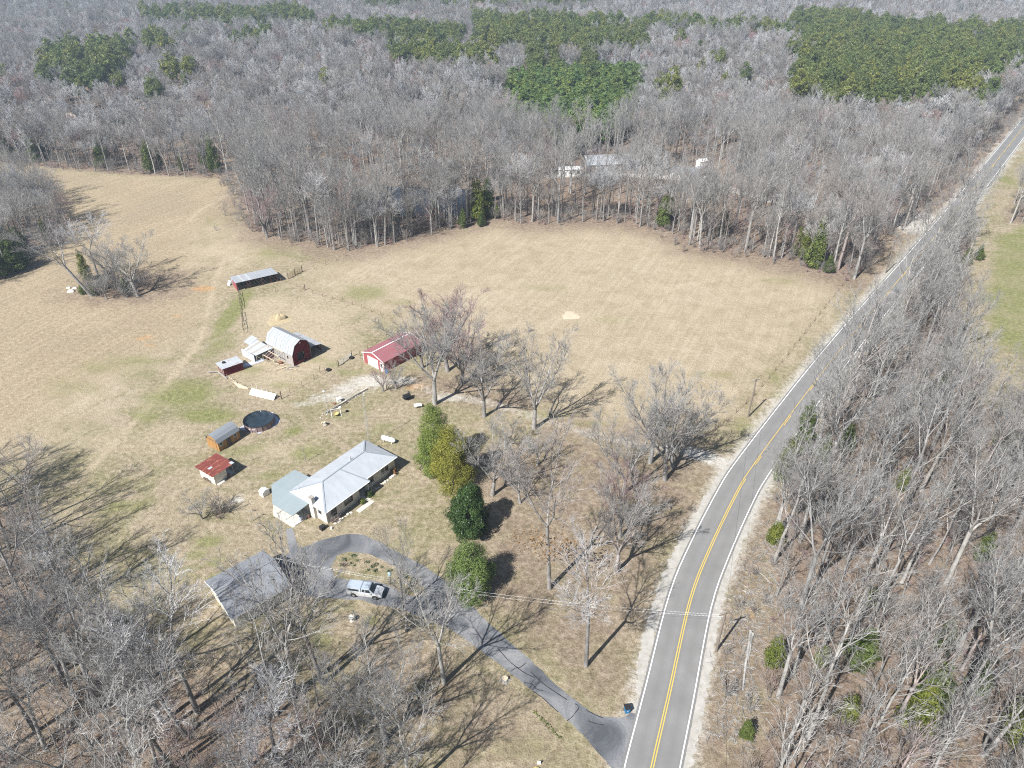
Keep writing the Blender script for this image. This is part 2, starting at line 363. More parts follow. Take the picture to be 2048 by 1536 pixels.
def offset_line(line, off):
    T = np.gradient(line, axis=0); T /= np.linalg.norm(T, axis=1)[:, None]
    o = off if hasattr(off, '__len__') else np.full(len(line), off)
    return line + np.stack([T[:, 1], -T[:, 0]], 1) * np.asarray(o)[:, None]        # + is to the right
def ribbon(name, line, o0, o1, z, mat, parent=None, kind=None, ncols=2, rough_edge=0.0, seed=1):
    r = rnd(seed); n = len(line); cols = []
    for k in range(ncols):
        f = k / (ncols - 1); o = (np.asarray(o0) * (1 - f) + np.asarray(o1) * f) * np.ones(n)
        if rough_edge and k in (0, ncols - 1):
            o = o + np.array([r.uniform(-1, 1) for _ in range(n)]) * rough_edge
        cols.append(offset_line(line, o))
    V = np.zeros((n, ncols, 3)); 
    for k in range(ncols): V[:, k, :2] = cols[k]
    V[:, :, 2] = z; idx = np.arange(n * ncols).reshape(n, ncols)
    q = np.stack([idx[:-1, :-1], idx[:-1, 1:], idx[1:, 1:], idx[1:, :-1]], -1).reshape(-1, 4)
    me = np_mesh(name, V.reshape(-1, 3), q, [mat]); at = me.attributes.new('across', 'FLOAT', 'POINT')
    at.data.foreach_set('value', np.tile(np.linspace(-1, 1, ncols), n).astype(np.float32))
    o = np_obj(name, me, parent)
    if kind: o['kind'] = kind
    return o
road = ribbon('road', ROAD, -3.35, 3.35, 0.030, M['asphalt'], kind='structure', ncols=9)
near = ROAD[ROAD[:, 1] < 700]; fine = smooth_line(near, 0.45)
ribbon('road_shoulder', fine, -np.interp(fine[:, 1], [30, 52, 58, 75, 95, 110, 160, 400], [3.5, 3.7, 4.9, 4.9, 4.1, 3.7, 3.8, 4.0]), -3.30, 0.018, M['gravel'], kind='structure', rough_edge=0.34, seed=2)
ribbon('road_shoulder', fine, 3.30, np.interp(fine[:, 1], [30, 45, 60, 100, 400], [3.9, 4.2, 4.6, 4.0, 3.7]), 0.018, M['gravel'], kind='structure', rough_edge=0.32, seed=3)
ribbon('edge_line', ROAD, -3.07, -2.93, 0.036, M['line_white'], road); ribbon('edge_line', ROAD, 2.93, 3.07, 0.036, M['line_white'], road)
ribbon('centre_line', ROAD, -0.20, -0.08, 0.036, M['line_yellow'], road); ribbon('centre_line', ROAD[ROAD[:, 1] < 96], 0.08, 0.20, 0.036, M['line_yellow'], road)
dash = smooth_line(ROAD[(ROAD[:, 1] > 90) & (ROAD[:, 1] < 560)], 1.0)
for k in range(8, len(dash) - 4, 12): ribbon('centre_dash', dash[k:k + 4], 0.08, 0.20, 0.036, M['line_yellow'], road)

def curve_poly(px, step=1.0, z=0.0):
    return [tuple(p) for p in smooth_line(GP(px, z), step)]
# driveway outline in photo pixels, surveyed to the ground
dw_outer = curve_poly([(1262, 1426), (1240, 1436), (1204, 1432), (1165, 1413), (1120, 1378), (1070, 1330), (1020, 1285), (970, 1238), (925, 1192), (878, 1153),
                       (842, 1130), (804, 1110), (754, 1082), (715, 1068), (665, 1074), (614, 1092), (578, 1107), (556, 1120)])
dw_inner = curve_poly([(588, 1188), (640, 1196), (696, 1199), (724, 1199), (752, 1209), (794, 1216), (850, 1236), (900, 1258), (945, 1290), (1000, 1330), (1070, 1386),
                       (1130, 1436), (1180, 1486), (1226, 1540)])
near_edge = [tuple(p) for p in offset_line(ROAD, -3.25) if 43.3 < p[1] < 52.0]
dw_poly = dw_outer + dw_inner + near_edge
island = curve_poly([(660, 1135), (675, 1112), (698, 1104), (736, 1108), (766, 1121), (792, 1135), (826, 1156), (850, 1178), (842, 1192), (812, 1190), (780, 1172), (740, 1160), (700, 1160), (672, 1154), (660, 1135)], 0.7)
def sheet(name, poly, z, mat, holes=(), kind=None, parent=None):
    cu = bpy.data.curves.new(name, 'CURVE'); cu.dimensions = '2D'; cu.fill_mode = 'BOTH'
    for ring in (poly, *holes):
        sp = cu.splines.new('POLY'); sp.points.add(len(ring) - 1); sp.use_cyclic_u = True
        for p, q in zip(sp.points, ring): p.co = (q[0], q[1], 0, 1)
    tmp = bpy.data.objects.new(name, cu); COL.objects.link(tmp); bpy.context.view_layer.update()
    me = bpy.data.meshes.new_from_object(tmp.evaluated_get(bpy.context.evaluated_depsgraph_get()))
    bpy.data.objects.remove(tmp); me.materials.clear(); me.materials.append(mat); me.name = name
    o = np_obj(name, me, parent); o.location = (0, 0, z)
    if kind: o['kind'] = kind
    return o
jr = rnd(12); dw_poly = [(p[0] + jr.gauss(0, .07), p[1] + jr.gauss(0, .07)) for p in dw_poly]; island = [(p[0] + jr.gauss(0, .07), p[1] + jr.gauss(0, .07)) for p in island]
driveway = sheet('driveway', dw_poly, 0.022, M['driveway'], [island], 'structure')
sheet('garden_path', [tuple(p) for p in GP([(571, 1058), (585, 1056), (597, 1098), (580, 1108)])], 0.014, M['driveway'], kind='structure')
for i, px in enumerate([[(1022, 1343), (1030, 1337), (1040, 1335), (1052, 1326)], [(1050, 1366), (1064, 1368), (1072, 1378), (1086, 1382)], [(1064, 1382), (1080, 1392), (1098, 1408), (1116, 1424)],
                        [(1062, 1344), (1084, 1366), (1110, 1384), (1134, 1400)], [(1134, 1442), (1144, 1434), (1152, 1424), (1158, 1414), (1150, 1408)], [(1172, 1420), (1190, 1430), (1206, 1436)],
                        [(1176, 1442), (1192, 1448), (1208, 1450)], [(995, 1296), (1018, 1322), (1046, 1344), (1070, 1356)]]):
    ln = smooth_line(GP(px), 0.5); ribbon('tar_seam', ln, -0.045, 0.045, 0.027, M['tar'], driveway, seed=10 + i, rough_edge=0.02)

# woods: outlines surveyed at ground level
MID_EDGE = [(500, 352), (489, 400), (502, 448), (528, 474), (600, 488), (655, 500), (720, 502), (790, 486), (870, 468), (940, 450), (990, 438), (1060, 452), (1130, 448), (1200, 446), (1290, 456),
            (1340, 470), (1385, 498), (1480, 512), (1560, 528), (1640, 548), (1700, 562), (1730, 530), (1768, 478), (1800, 462), (1850, 425), (1905, 375), (1960, 310), (2010, 262), (2052, 222)]
WEST_EDGE = [(-500, 312), (-100, 318), (0, 325), (100, 336), (200, 345), (300, 351), (420, 356)]
FOREST = GP(WEST_EDGE + MID_EDGE) + [(330, 480), (420, 600), (900, 1250), (-900, 1250), (-900, 300)]
RIGHT_OFF = np.interp(ROAD[:, 1], [20, 45, 60, 72, 84, 92, 120, 260], [10.0, 10.5, 11.0, 10.5, 8.0, 5.4, 4.8, 5.0])
rr = offset_line(ROAD, RIGHT_OFF); rr = [tuple(p) for p in rr if 10 < p[1] < 212]
FIELD_E = GP([(1985, 480), (2060, 430), (2400, 430), (2500, 730), (2060, 722), (1985, 690), (1962, 600)])
WOOD_E = rr + GP([(1940, 460), (1936, 510), (1915, 600), (1925, 690), (1945, 800), (2060, 862), (2300, 880)]) + [(190, 10)]
WOOD_E2 = [tuple(p) for p in offset_line(ROAD, 14.0) if 236 < p[1] < 480] + [(420, 480), (400, 240), (160, 222)]
WOOD_W = GP([(-400, 985), (-60, 985), (60, 1010), (120, 1120), (200, 1235), (290, 1300), (420, 1330), (520, 1352), (600, 1372), (690, 1420), (760, 1480), (820, 1560), (860, 1700), (300, 1900), (-500, 1900)])
COPSE = GP([(-300, 640), (-20, 575), (45, 535), (75, 500), (135, 482), (150, 440), (110, 395), (20, 365), (-300, 360)])
POND = curve_poly([(628, 412), (650, 388), (720, 374), (850, 374), (945, 381), (972, 398), (955, 424), (850, 432), (720, 428), (628, 412)], 2.0)
BANK = GP([(720, 362), (850, 352), (985, 362), (990, 380), (850, 372), (720, 374)])
CLEAR = [GP([(1120, 352), (1125, 330), (1290, 322), (1290, 342)]), GP([(1335, 372), (1342, 336), (1432, 330), (1440, 352), (1428, 375)]), GP([(130, 252), (140, 240), (300, 246), (300, 258)]),
         GP([(130, 282), (150, 268), (215, 268), (215, 284)])]
LANE_E = smooth_line(GP([(1880, 447), (1840, 448), (1800, 444), (1740, 428), (1640, 416), (1560, 404), (1500, 391), (1420, 366), (1330, 354), (1200, 350), (1100, 352)]), 3)
LANE_W = smooth_line(GP([(-200, 262), (120, 252), (260, 251), (380, 250), (450, 254), (520, 262), (580, 276), (640, 290)]), 4)

# ------------------------------------------------------------------ the ground: one sheet to the horizon
def axis(lo, hi, step, far):
    a = list(np.arange(lo, hi + 0.01, step)); s = step
    while a[-1] < far: s *= 1.35; a.append(a[-1] + s)
    s = step
    while a[0] > -far: s *= 1.35; a.insert(0, a[0] - s)
    return np.array(a)
gx = axis(-180, 190, 1.0, 9000); gy = axis(36, 320, 1.0, 9000)
X, Y = np.meshgrid(gx, gy); xr, yr = X.ravel(), Y.ravel()
def blobs(lst, soft=1.0):
    m = np.zeros_like(xr)
    for px, py, rx, ry, s in lst:
        c = G(px, py); ax = G(px + rx, py)[0] - c[0]; ay = abs(G(px, py - ry)[1] - G(px, py + ry)[1]) / 2
        q = np.hypot((xr - c[0]) / ax, (yr - c[1]) / ay); m = np.maximum(m, s * np.clip(1.35 - q * 0.8, 0, 1))
    return m
g_green = blobs([(465, 625, 18, 48, .95), (440, 690, 30, 30, .6), (370, 790, 70, 26, .85), (420, 832, 60, 15, .85), (320, 800, 50, 20, .65), (250, 730, 100, 28, .5), (150, 780, 100, 30, .4), (730, 585, 65, 18, .55),
    (800, 603, 40, 10, .45), (560, 770, 34, 12, .5), (640, 720, 28, 9, .5), (505, 740, 30, 9, .5), (590, 862, 26, 10, .7), (612, 905, 34, 15, .6), (500, 900, 44, 12, .5), (540, 950, 28, 10, .5), (420, 1082, 36, 14, .8), (392, 1108, 28, 14, .7),
    (250, 1012, 60, 16, .5), (700, 830, 46, 22, .48), (765, 852, 36, 14, .48), (700, 745, 50, 8, .5), (1100, 832, 66, 11, .6), (1170, 848, 44, 9, .6), (1040, 1492, 80, 38, .62), (1020, 1425, 34, 15, .5), (560, 500, 70, 30, .5), (450, 440, 70, 22, .42),
    (290, 832, 34, 12, .6), (742, 1242, 20, 12, .7), (640, 1285, 32, 22, .5), (220, 1290, 70, 40, .52), (300, 1355, 50, 22, .55), (430, 1125, 24, 12, .6), (430, 1160, 20, 20, .6), (690, 1060, 60, 8, .45), (735, 990, 20, 10, .6),
    (1490, 850, 26, 20, .5), (1560, 790, 24, 16, .45), (1545, 750, 14, 20, .45), (890, 700, 60, 14, .3), (1220, 640, 60, 12, .42), (1420, 750, 60, 12, .42), (1100, 575, 60, 10, .4), (1560, 560, 60, 8, .45), (450, 850, 20, 8, .6), (820, 1150, 30, 10, .55),
    (930, 1085, 14, 20, .5), (600, 1180, 20, 10, .5), (1790, 600, 20, 10, .4), (180, 1420, 50, 20, .4), (520, 1230, 30, 16, .55), (660, 730, 18, 6, .6), (690, 660, 16, 5, .4), (1900, 430, 18, 8, .7), (2000, 355, 20, 20, .7)])
g_green = np.maximum(g_green, poly_mask(xr, yr, FIELD_E, 6) * 0.66)
g_litter = poly_mask(xr, yr, FOREST, 5) * 1.0
for P_, k in ((WOOD_E, 4), (WOOD_W, 8), (COPSE, 7), (WOOD_E2, 8)): g_litter = np.maximum(g_litter, poly_mask(xr, yr, P_, k) * (0.92 if P_ is not WOOD_W else 0.8))
strip = poly_mask(xr, yr, [tuple(p) for p in offset_line(ROAD, 4.0) if 20 < p[1] < 96] + [tuple(p) for p in offset_line(ROAD, 12.0) if 20 < p[1] < 96][::-1], 2)
g_litter = np.maximum(g_litter, strip * 0.62)
g_litter = np.maximum(g_litter, poly_mask(xr, yr, GP([(960, 880), (1130, 870), (1300, 890), (1440, 930), (1400, 1000), (1330, 1130), (1270, 1300), (1240, 1420), (1170, 1400), (1050, 1300), (960, 1190), (930, 1050)]), 8) * 0.6)
g_litter = np.maximum(g_litter, poly_mask(xr, yr, GP([(700, 1230), (880, 1260), (1000, 1350), (1120, 1450), (1220, 1560), (760, 1560), (640, 1400)]), 10) * 0.5)
g_litter = np.maximum(g_litter, blobs([(900, 770, 90, 34, .6), (1000, 800, 80, 24, .6), (1130, 860, 80, 30, .5), (250, 585, 120, 26, .75), (1300, 880, 120, 40, .6), (1350, 1000, 60, 60, .65), (730, 1350, 80, 60, .55), (330, 560, 60, 20, .6), (1050, 1000, 60, 60, .45)]))
mid_fr = seg_dist(xr, yr, GP(MID_EDGE)); g_litter = np.maximum(g_litter, np.clip(1 - mid_fr / 14, 0, 1) * 0.8)
g_gravel = np.clip(1.35 - seg_dist(xr, yr, GP([(1452, 932), (1415, 914), (1385, 905), (1300, 894), (1180, 868), (1080, 838), (1000, 812), (940, 798), (880, 787), (830, 770), (775, 758)])) / 1.6, 0, .82)
g_gravel = np.maximum(g_gravel, np.clip(1.6 - seg_dist(xr, yr, GP([(1450, 928), (1415, 914), (1385, 905)])) / 1.6, 0, 1))
g_gravel = g_gravel * 0.47
g_gravel = np.maximum(g_gravel, np.clip(1.25 - (seg_dist(xr, yr, ROAD[::2]) - 3.2) / 2.6, 0, 1) * 0.62)
g_gravel = np.maximum(g_gravel, np.clip(1.6 - seg_dist(xr, yr, GP([(1450, 928), (1415, 914), (1385, 905)])) / 1.6, 0, 1) * .9)
g_gravel = np.maximum(g_gravel, blobs([(745, 762, 40, 12, .85), (700, 778, 36, 12, .7), (660, 795, 40, 10, .62), (610, 808, 26, 6, .5), (800, 762, 30, 8, .8), (475, 1000, 12, 6, .9), (900, 795, 36, 8, .7)]))
g_gravel = np.maximum(g_gravel, np.clip(1.4 - seg_dist(xr, yr, LANE_E) / 2.6, 0, 1)); g_gravel = np.maximum(g_gravel, np.clip(1.4 - seg_dist(xr, yr, LANE_W) / 4.0, 0, 1) * 0.9)
g_gravel = np.maximum(g_gravel, blobs([(1848, 446, 72, 22, 1.0)]))
g_orange = blobs([(405, 577, 26, 6, .8), (290, 676, 22, 7, .6), (300, 690, 18, 5, .5), (830, 772, 24, 8, .7), (355, 632, 16, 5, .5), (700, 905, 30, 6, .35), (1110, 1070, 14, 20, .4), (840, 940, 14, 10, .5), (1500, 1230, 20, 20, .4), (230, 495, 30, 8, .4)])
g_straw = poly_mask(xr, yr, GP([(690, 505), (900, 462), (1000, 442), (1290, 458), (1480, 516), (1690, 565), (1560, 735), (1400, 890), (1180, 850), (930, 770), (850, 650), (780, 637), (640, 592), (600, 560)]), 16)
g_straw = np.maximum(g_straw, poly_mask(xr, yr, GP([(-300, 320), (130, 345), (480, 366), (490, 440), (620, 495), (560, 525), (440, 560), (420, 640), (300, 760), (180, 870), (50, 965), (-300, 980)]), 16) * 0.75)
g_sedge = poly_mask(xr, yr, GP([(-300, 320), (130, 345), (480, 366), (470, 430), (380, 470), (420, 560), (400, 660), (260, 720), (120, 800), (-20, 930), (-300, 960)]), 14) * 0.85
g_wear = poly_mask(xr, yr, GP([(490, 690), (480, 600), (560, 585), (700, 620), (720, 712), (640, 745), (560, 800), (470, 755)]), 10) * 0.8
for ln, w in (([(620, 585), (636, 620), (652, 660), (660, 690)], 0.5), ([(486, 440), (430, 560), (400, 680), (300, 810), (160, 960)], 1.2), ([(490, 372), (400, 420), (380, 440)], 1.2), ([(1180, 640), (1400, 560)], .6)):
    g_wear = np.maximum(g_wear, np.clip(1.2 - seg_dist(xr, yr, GP(ln)) / w, 0, 1) * 0.8)
g_wear = np.maximum(g_wear, blobs([(1142, 629, 22, 9, 1.0), (1160, 625, 12, 5, .7), (992, 553, 22, 6, .8), (560, 637, 26, 8, .8), (440, 500, 60, 12, .7), (500, 1010, 60, 20, .5), (760, 960, 40, 20, .45), (560, 900, 60, 20, .5), (300, 880, 100, 30, .5), (870, 560, 80, 12, .3)]))
V = np.stack([xr, yr, np.zeros_like(xr)], 1)
idx = np.arange(len(xr)).reshape(X.shape); q = np.stack([idx[:-1, :-1], idx[:-1, 1:], idx[1:, 1:], idx[1:, :-1]], -1).reshape(-1, 4)
gme = np_mesh('ground', V, q, [M['ground']])
for nm, ch in (('cover_a', (g_green, g_litter, g_gravel)), ('cover_b', (g_orange, g_straw, g_wear))):
    a = gme.attributes.new(nm, 'FLOAT_COLOR', 'POINT'); a.data.foreach_set('color', np.stack([*ch, np.ones_like(xr)], 1).astype(np.float32).ravel())
gme.attributes.new('cover_c', 'FLOAT', 'POINT').data.foreach_set('value', g_sedge.astype(np.float32))
ground = np_obj('ground', gme); ground['kind'] = 'structure'
sheet('pond', POND, 0.02, M['water'], kind='structure')
# ------------------------------------------------------------------ trees
def frusta(P0, P1, R0, R1, n):
    P0 = np.asarray(P0, float); P1 = np.asarray(P1, float); D = P1 - P0; D /= np.linalg.norm(D, axis=1)[:, None] + 1e-9
    ref = np.where(np.abs(D[:, 2:3]) > 0.9, np.array([[1., 0, 0]]), np.array([[0, 0, 1.]]))
    U = np.cross(D, ref); U /= np.linalg.norm(U, axis=1)[:, None] + 1e-9; W = np.cross(D, U); N = len(P0)
    a = 2 * np.pi * np.arange(n) / n; ring = U[:, None] * np.cos(a)[None, :, None] + W[:, None] * np.sin(a)[None, :, None]
    A = P0[:, None] + ring * np.asarray(R0)[:, None, None]; B = P1[:, None] + ring * np.asarray(R1)[:, None, None]
    V = np.concatenate([A, B], 1).reshape(-1, 3); b = (np.arange(N) * 2 * n)[:, None]; k = np.arange(n)[None]; k2 = (k + 1) % n
    return V, np.stack([b + k, b + k2, b + n + k2, b + n + k], -1).reshape(-1, 4)
class Bare:
    """leafless broad-leaved tree: trunk, limbs, branches and twigs as tapering tubes"""
    def __init__(s, seed, h=20.0, r0=0.24, style='tall', n=(13, 8, 6, 5), tw=1.0, ang=1.0):
        s.r = random.Random(seed); s.seg = {}; s.h = h; s.n = n; s.tw = tw; s.ang = ang
        r = s.r
        if style == 'tall':
            s.trunk(h, r0, 0.36 + r.uniform(-.08, .12), n[0], h * 0.29, 0.75)
        elif style == 'vase':
            s.vase(h, r0, n[0], 0.16 + r.uniform(0, .10))
        elif style == 'fork':
            s.vase(h, r0, n[0], 0.40 + r.uniform(0, .12), 2 + r.randint(0, 1))
        elif style == 'shrub':
            for k in range(n[0]):
                a = r.uniform(0, 6.283); t = r.uniform(.1, .6)
                s.branch((r.uniform(-.15, .15), r.uniform(-.15, .15), 0), (math.cos(a) * t, math.sin(a) * t, 1), h * r.uniform(.6, 1), r0, 2, 3)
    def put(s, lev, a, b, ra, rb): s.seg.setdefault(lev, []).append((a, b, ra, rb))
    def trunk(s, h, r0, t_first, nl, limb, top):
        r = s.r; pts = [(0, 0, -0.15)]; k = 9; x = y = 0.0; L = h * 0.86
        for i in range(1, k + 1):
            x += r.gauss(0, .018) * L / k * 2.2; y += r.gauss(0, .018) * L / k * 2.2; pts.append((x, y, L * i / k))
        rad = [r0 * (1.25 if i == 0 else 1) * (1 - 0.85 * (i / k) ** 1.15) for i in range(k + 1)]
        for i in range(k): s.put(0, pts[i], pts[i + 1], rad[i], rad[i + 1])
        az = r.uniform(0, 6.28)
        for j in range(nl):
            t = t_first + (1 - t_first) * (j + r.uniform(0, .8)) / nl; f = t * k; i = min(int(f), k - 1); u = f - i
            p = tuple(pts[i][c] + (pts[i + 1][c] - pts[i][c]) * u for c in range(3)); az += 2.4 + r.uniform(-.5, .5)
            an = (0.80 - 0.48 * (t - t_first) / (1 - t_first)) * s.ang * r.uniform(.75, 1.2)
            ln = limb * (1.12 - 0.62 * (t - t_first) / (1 - t_first)) * r.uniform(.7, 1.15)
            s.branch(p, (math.sin(an) * math.cos(az), math.sin(an) * math.sin(az), math.cos(an)), ln, max(.03, rad[i] * .5), 1, s.n[1])
        for j in range(5):      # a few stubs low on the bole
            t = r.uniform(.15, t_first); f = t * k; i = int(f); p = pts[i]; az = r.uniform(0, 6.28)
            s.branch(p, (math.cos(az), math.sin(az), .25), r.uniform(.8, 2.2), .03, 3, s.n[3])
    def vase(s, h, r0, nl, tf, lead=None):
        r = s.r; zf = h * tf; x, y = r.gauss(0, .3), r.gauss(0, .3); mid = (x * .5, y * .5, zf * .5); top = (x, y, zf)
        s.put(0, (0, 0, -.15), mid, r0 * 1.3, r0 * 1.0); s.put(0, mid, top, r0, r0 * .92); az = r.uniform(0, 6.28); lead = lead or r.randint(4, 6)
        for j in range(lead):
            az += 6.283 / lead + r.uniform(-.35, .35); an = r.uniform(.24, .62) * s.ang; L = (h - zf) * r.uniform(.78, 1.0); k = 7; p = top; ra = r0 * r.uniform(.5, .68)
            d = [math.sin(an) * math.cos(az), math.sin(an) * math.sin(az), math.cos(an)]; pts = [p]; rad = [ra]
            for i in range(k):
                d[0] += r.gauss(0, .07); d[1] += r.gauss(0, .07); d[2] += .03; m = math.sqrt(sum(c * c for c in d)); d = [c / m for c in d]
                p = tuple(p[c] + d[c] * L / k for c in range(3)); pts.append(p); rad.append(ra * (1 - .88 * (i + 1) / k))
                s.put(0, pts[-2], pts[-1], rad[-2], rad[-1])
            per = max(3, int(nl * 2.2 / lead)); a2 = r.uniform(0, 6.28)
            for q in range(per):
                t = .12 + .86 * (q + r.random()) / per; f = t * k; i = min(int(f), k - 1); u = f - i
                b = tuple(pts[i][c] + (pts[i + 1][c] - pts[i][c]) * u for c in range(3)); a2 += 2.4 + r.uniform(-.5, .5); an2 = r.uniform(.5, .95) * s.ang
                out = (math.sin(an2) * math.cos(a2), math.sin(an2) * math.sin(a2), math.cos(an2)); out = tuple(out[c] + .35 * d[c] + (.3 * (math.cos(az), math.sin(az), 0)[c]) for c in range(3))
                s.branch(b, out, h * .29 * (1.15 - .6 * t) * r.uniform(.7, 1.25), max(.028, rad[i] * .5), 1, s.n[1])
    def branch(s, p, d, L, r0, lev, nch):
        r = s.r; m = math.sqrt(d[0] ** 2 + d[1] ** 2 + d[2] ** 2); d = [c / m for c in d]; k = {1: 5, 2: 3, 3: 2, 4: 1}[lev]
        wob = {1: .085, 2: .10, 3: .12, 4: 0}[lev]; lift = {1: .075, 2: .06, 3: .04, 4: 0}[lev]
        r_end = {1: .022, 2: .014, 3: .009, 4: .005}[lev] * s.tw; r0 = max(r0, r_end * 1.3); pts = [tuple(p)]; dirs = []
        for i in range(k):
            if i: d = [d[0] + r.gauss(0, wob), d[1] + r.gauss(0, wob), d[2] + r.gauss(0, wob) + lift]; m = math.sqrt(d[0] ** 2 + d[1] ** 2 + d[2] ** 2); d = [c / m for c in d]
            q = tuple(pts[-1][c] + d[c] * L / k for c in range(3)); ra = r0 + (r_end - r0) * i / k; rb = r0 + (r_end - r0) * (i + 1) / k
            s.put(lev, pts[-1], q, ra, rb); pts.append(q); dirs.append(d)
        if lev == 4: return
        nx = s.n[lev + 1] if lev < 3 else 0; a = r.uniform(0, 6.28)
        for j in range(nch):
            t = .18 + .82 * (j + r.random()) / nch; f = t * k; i = min(int(f), k - 1); u = f - i; b = tuple(pts[i][c] + (pts[i + 1][c] - pts[i][c]) * u for c in range(3))
            e = Vector(dirs[i]); w = e.orthogonal().normalized(); a += 2.4 + r.uniform(-.6, .6); w.rotate(Matrix.Rotation(a, 3, e)); an = r.uniform(.35, .78)
            nd = e * math.cos(an) + w * math.sin(an); nd.z += .12
            ln = L * {1: .50, 2: .52, 3: .62}[lev] * (1.25 - .7 * t) * r.uniform(.7, 1.25)
            s.branch(b, nd, ln, {1: .045, 2: .022, 3: .012}[lev] * s.tw, lev + 1, nx)
    def mesh(s, levels, sides):
        Vs, Qs, b = [], [], 0
        for lev in levels:
            if lev not in s.seg: continue
            A = s.seg[lev]; V_, q_ = frusta([a[0] for a in A], [a[1] for a in A], np.array([a[2] for a in A]), np.array([a[3] for a in A]), sides[lev]); Vs.append(V_); Qs.append(q_ + b); b += len(V_)
        return np.concatenate(Vs), np.concatenate(Qs)
SIDES = {0: 8, 1: 5, 2: 3, 3: 3, 4: 3}
def bare_meshes(name, tree, bark, twig, thin=0.028):
    """trunk mesh (bole and limbs) and crown mesh (branches and twigs)"""
    a = np_mesh(name + '_trunk', *tree.mesh([0, 1], SIDES), [bark], smooth=True); b = np_mesh(name + '_crown', *tree.mesh([2, 3, 4], SIDES), [twig], smooth=True)
    return a, b
def bare_joined(name, tree, bark, twig, sides=SIDES):
    V1, q1 = tree.mesh([0, 1], sides); V2, q2 = tree.mesh([2, 3, 4], sides); mi = np.concatenate([np.zeros(len(q1)), np.ones(len(q2))])
    return np_mesh(name, np.concatenate([V1, V2]), np.concatenate([q1, q2 + len(V1)]), [bark, twig], mi, True)

def leaves(centres, normals, size, rng, jitter=0.7):
    """one quad leaf spray per centre, facing roughly along its normal"""
    N = len(centres); n = normals + rng.normal(0, jitter, (N, 3)); n /= np.linalg.norm(n, axis=1)[:, None] + 1e-9
    u = np.cross(n, rng.normal(0, 1, (N, 3))); u /= np.linalg.norm(u, axis=1)[:, None] + 1e-9; w = np.cross(n, u)
    s = size * rng.uniform(.6, 1.3, N)[:, None]; l = s * rng.uniform(.8, 1.6, N)[:, None]
    V_ = np.stack([centres - u * s * .35 - w * l * .5, centres + u * s * .35 - w * l * .35, centres + u * s * .25 + w * l * .5, centres - u * s * .3 + w * l * .4], 1).reshape(-1, 3)
    return V_, np.arange(4 * N).reshape(N, 4)
def evergreen(seed, h, prof, n_clump, per, size, clump_r, z0=0.0, lump=0.34):
    """crown of leaf sprays gathered in clumps over the envelope prof(t) -> radius"""
    g = np.random.default_rng(seed); C, Nn = [], []
    t = g.beta(1.25, 1.35, n_clump * 3); rmax = np.array([prof(x) for x in t]); keep = g.random(len(t)) < rmax / max(rmax); t = t[keep][:n_clump]
    a = g.uniform(0, 2 * np.pi, len(t)); R = np.array([prof(x) for x in t]) * (1 + lump * np.sin(3 * a + 5 * t + seed) * np.cos(7 * t + seed)) * g.uniform(.62, 1.02, len(t))
    cen = np.stack([R * np.cos(a), R * np.sin(a), z0 + t * (h - z0)], 1); out = np.stack([np.cos(a), np.sin(a), np.full(len(t), .45)], 1)
    for c, o in zip(cen, out):
        p = g.normal(0, 1, (per, 3)); p /= np.linalg.norm(p, axis=1)[:, None]; rr_ = clump_r * g.uniform(.75, 1.3) * g.uniform(.45, 1.0, per)[:, None] ** .5
        C.append(c + p * rr_ * np.array([1, 1, .8])); Nn.append(p * .7 + o * .6)
    return leaves(np.concatenate(C), np.concatenate(Nn), size, g)
def stem(h, r, lean=0.0, n=7):
    P0 = [(0, 0, -.1), (lean * .3, 0, h * .4), (lean * .7, 0, h * .75)]; P1 = [P0[1], P0[2], (lean, 0, h)]
    return frusta(P0, P1, np.array([r, r * .75, r * .45]), np.array([r * .75, r * .45, .02]), n)
def evergreen_parts(name, seed, h, prof, n_clump, per, size, clump_r, leafm, z0=0.0, r=0.18):
    a = np_mesh(name + '_trunk', *stem(h * .93, r), [M['bark']], smooth=True); V_, q_ = evergreen(seed, h, prof, n_clump, per, size, clump_r, z0)
    return a, np_mesh(name + '_crown', V_, q_, [leafm])
def joined_evergreen(name, parts):
    V_, q_, mi, mats, b = [], [], [], [], 0
    for me in parts:
        n = len(me.vertices); co = np.empty(n * 3, np.float32); me.vertices.foreach_get('co', co); V_.append(co.reshape(-1, 3))
        li = np.empty(len(me.loops), np.int32); me.loops.foreach_get('vertex_index', li); q_.append(li.reshape(-1, 4) + b); mi.append(np.full(len(me.polygons), len(mats))); mats.append(me.materials[0]); b += n
    return np_mesh(name, np.concatenate(V_), np.concatenate(q_), mats, np.concatenate(mi))

# -- prototypes
NEAR = []      # (trunk mesh, crown mesh, joined mesh for the mass planting)
specs = [('tall', 23, .24, (10, 5, 4, 4), .85, 'twig', 'bark_pale', 1.0), ('tall', 19, .17, (9, 6, 4, 3), .9, 'twig_brown', 'bark', .8), ('fork', 22, .27, (10, 6, 5, 3), .9, 'twig', 'bark_pale', 1.0), ('tall', 25, .27, (8, 5, 4, 3), 1.0, 'twig', 'bark_pale', .75),
         ('fork', 18, .22, (10, 7, 5, 4), .8, 'twig_hazed', 'bark', 1.2), ('tall', 15, .13, (10, 5, 4, 3), .9, 'twig_brown', 'bark', .9), ('fork', 20, .22, (9, 6, 4, 4), .9, 'twig', 'bark', .9), ('tall', 20, .19, (13, 6, 4, 4), .8, 'twig', 'bark_pale', 1.15),
         ('tall', 12, .10, (9, 5, 4, 3), .9, 'twig_red', 'bark', .9), ('fork', 24, .30, (11, 6, 5, 3), .95, 'twig', 'bark_pale', .85), ('tall', 20, .18, (8, 5, 4, 3), 1.0, 'twig', 'bark_pale', .65), ('fork', 16, .2, (12, 7, 5, 3), .8, 'twig_brown', 'bark', 1.3)]
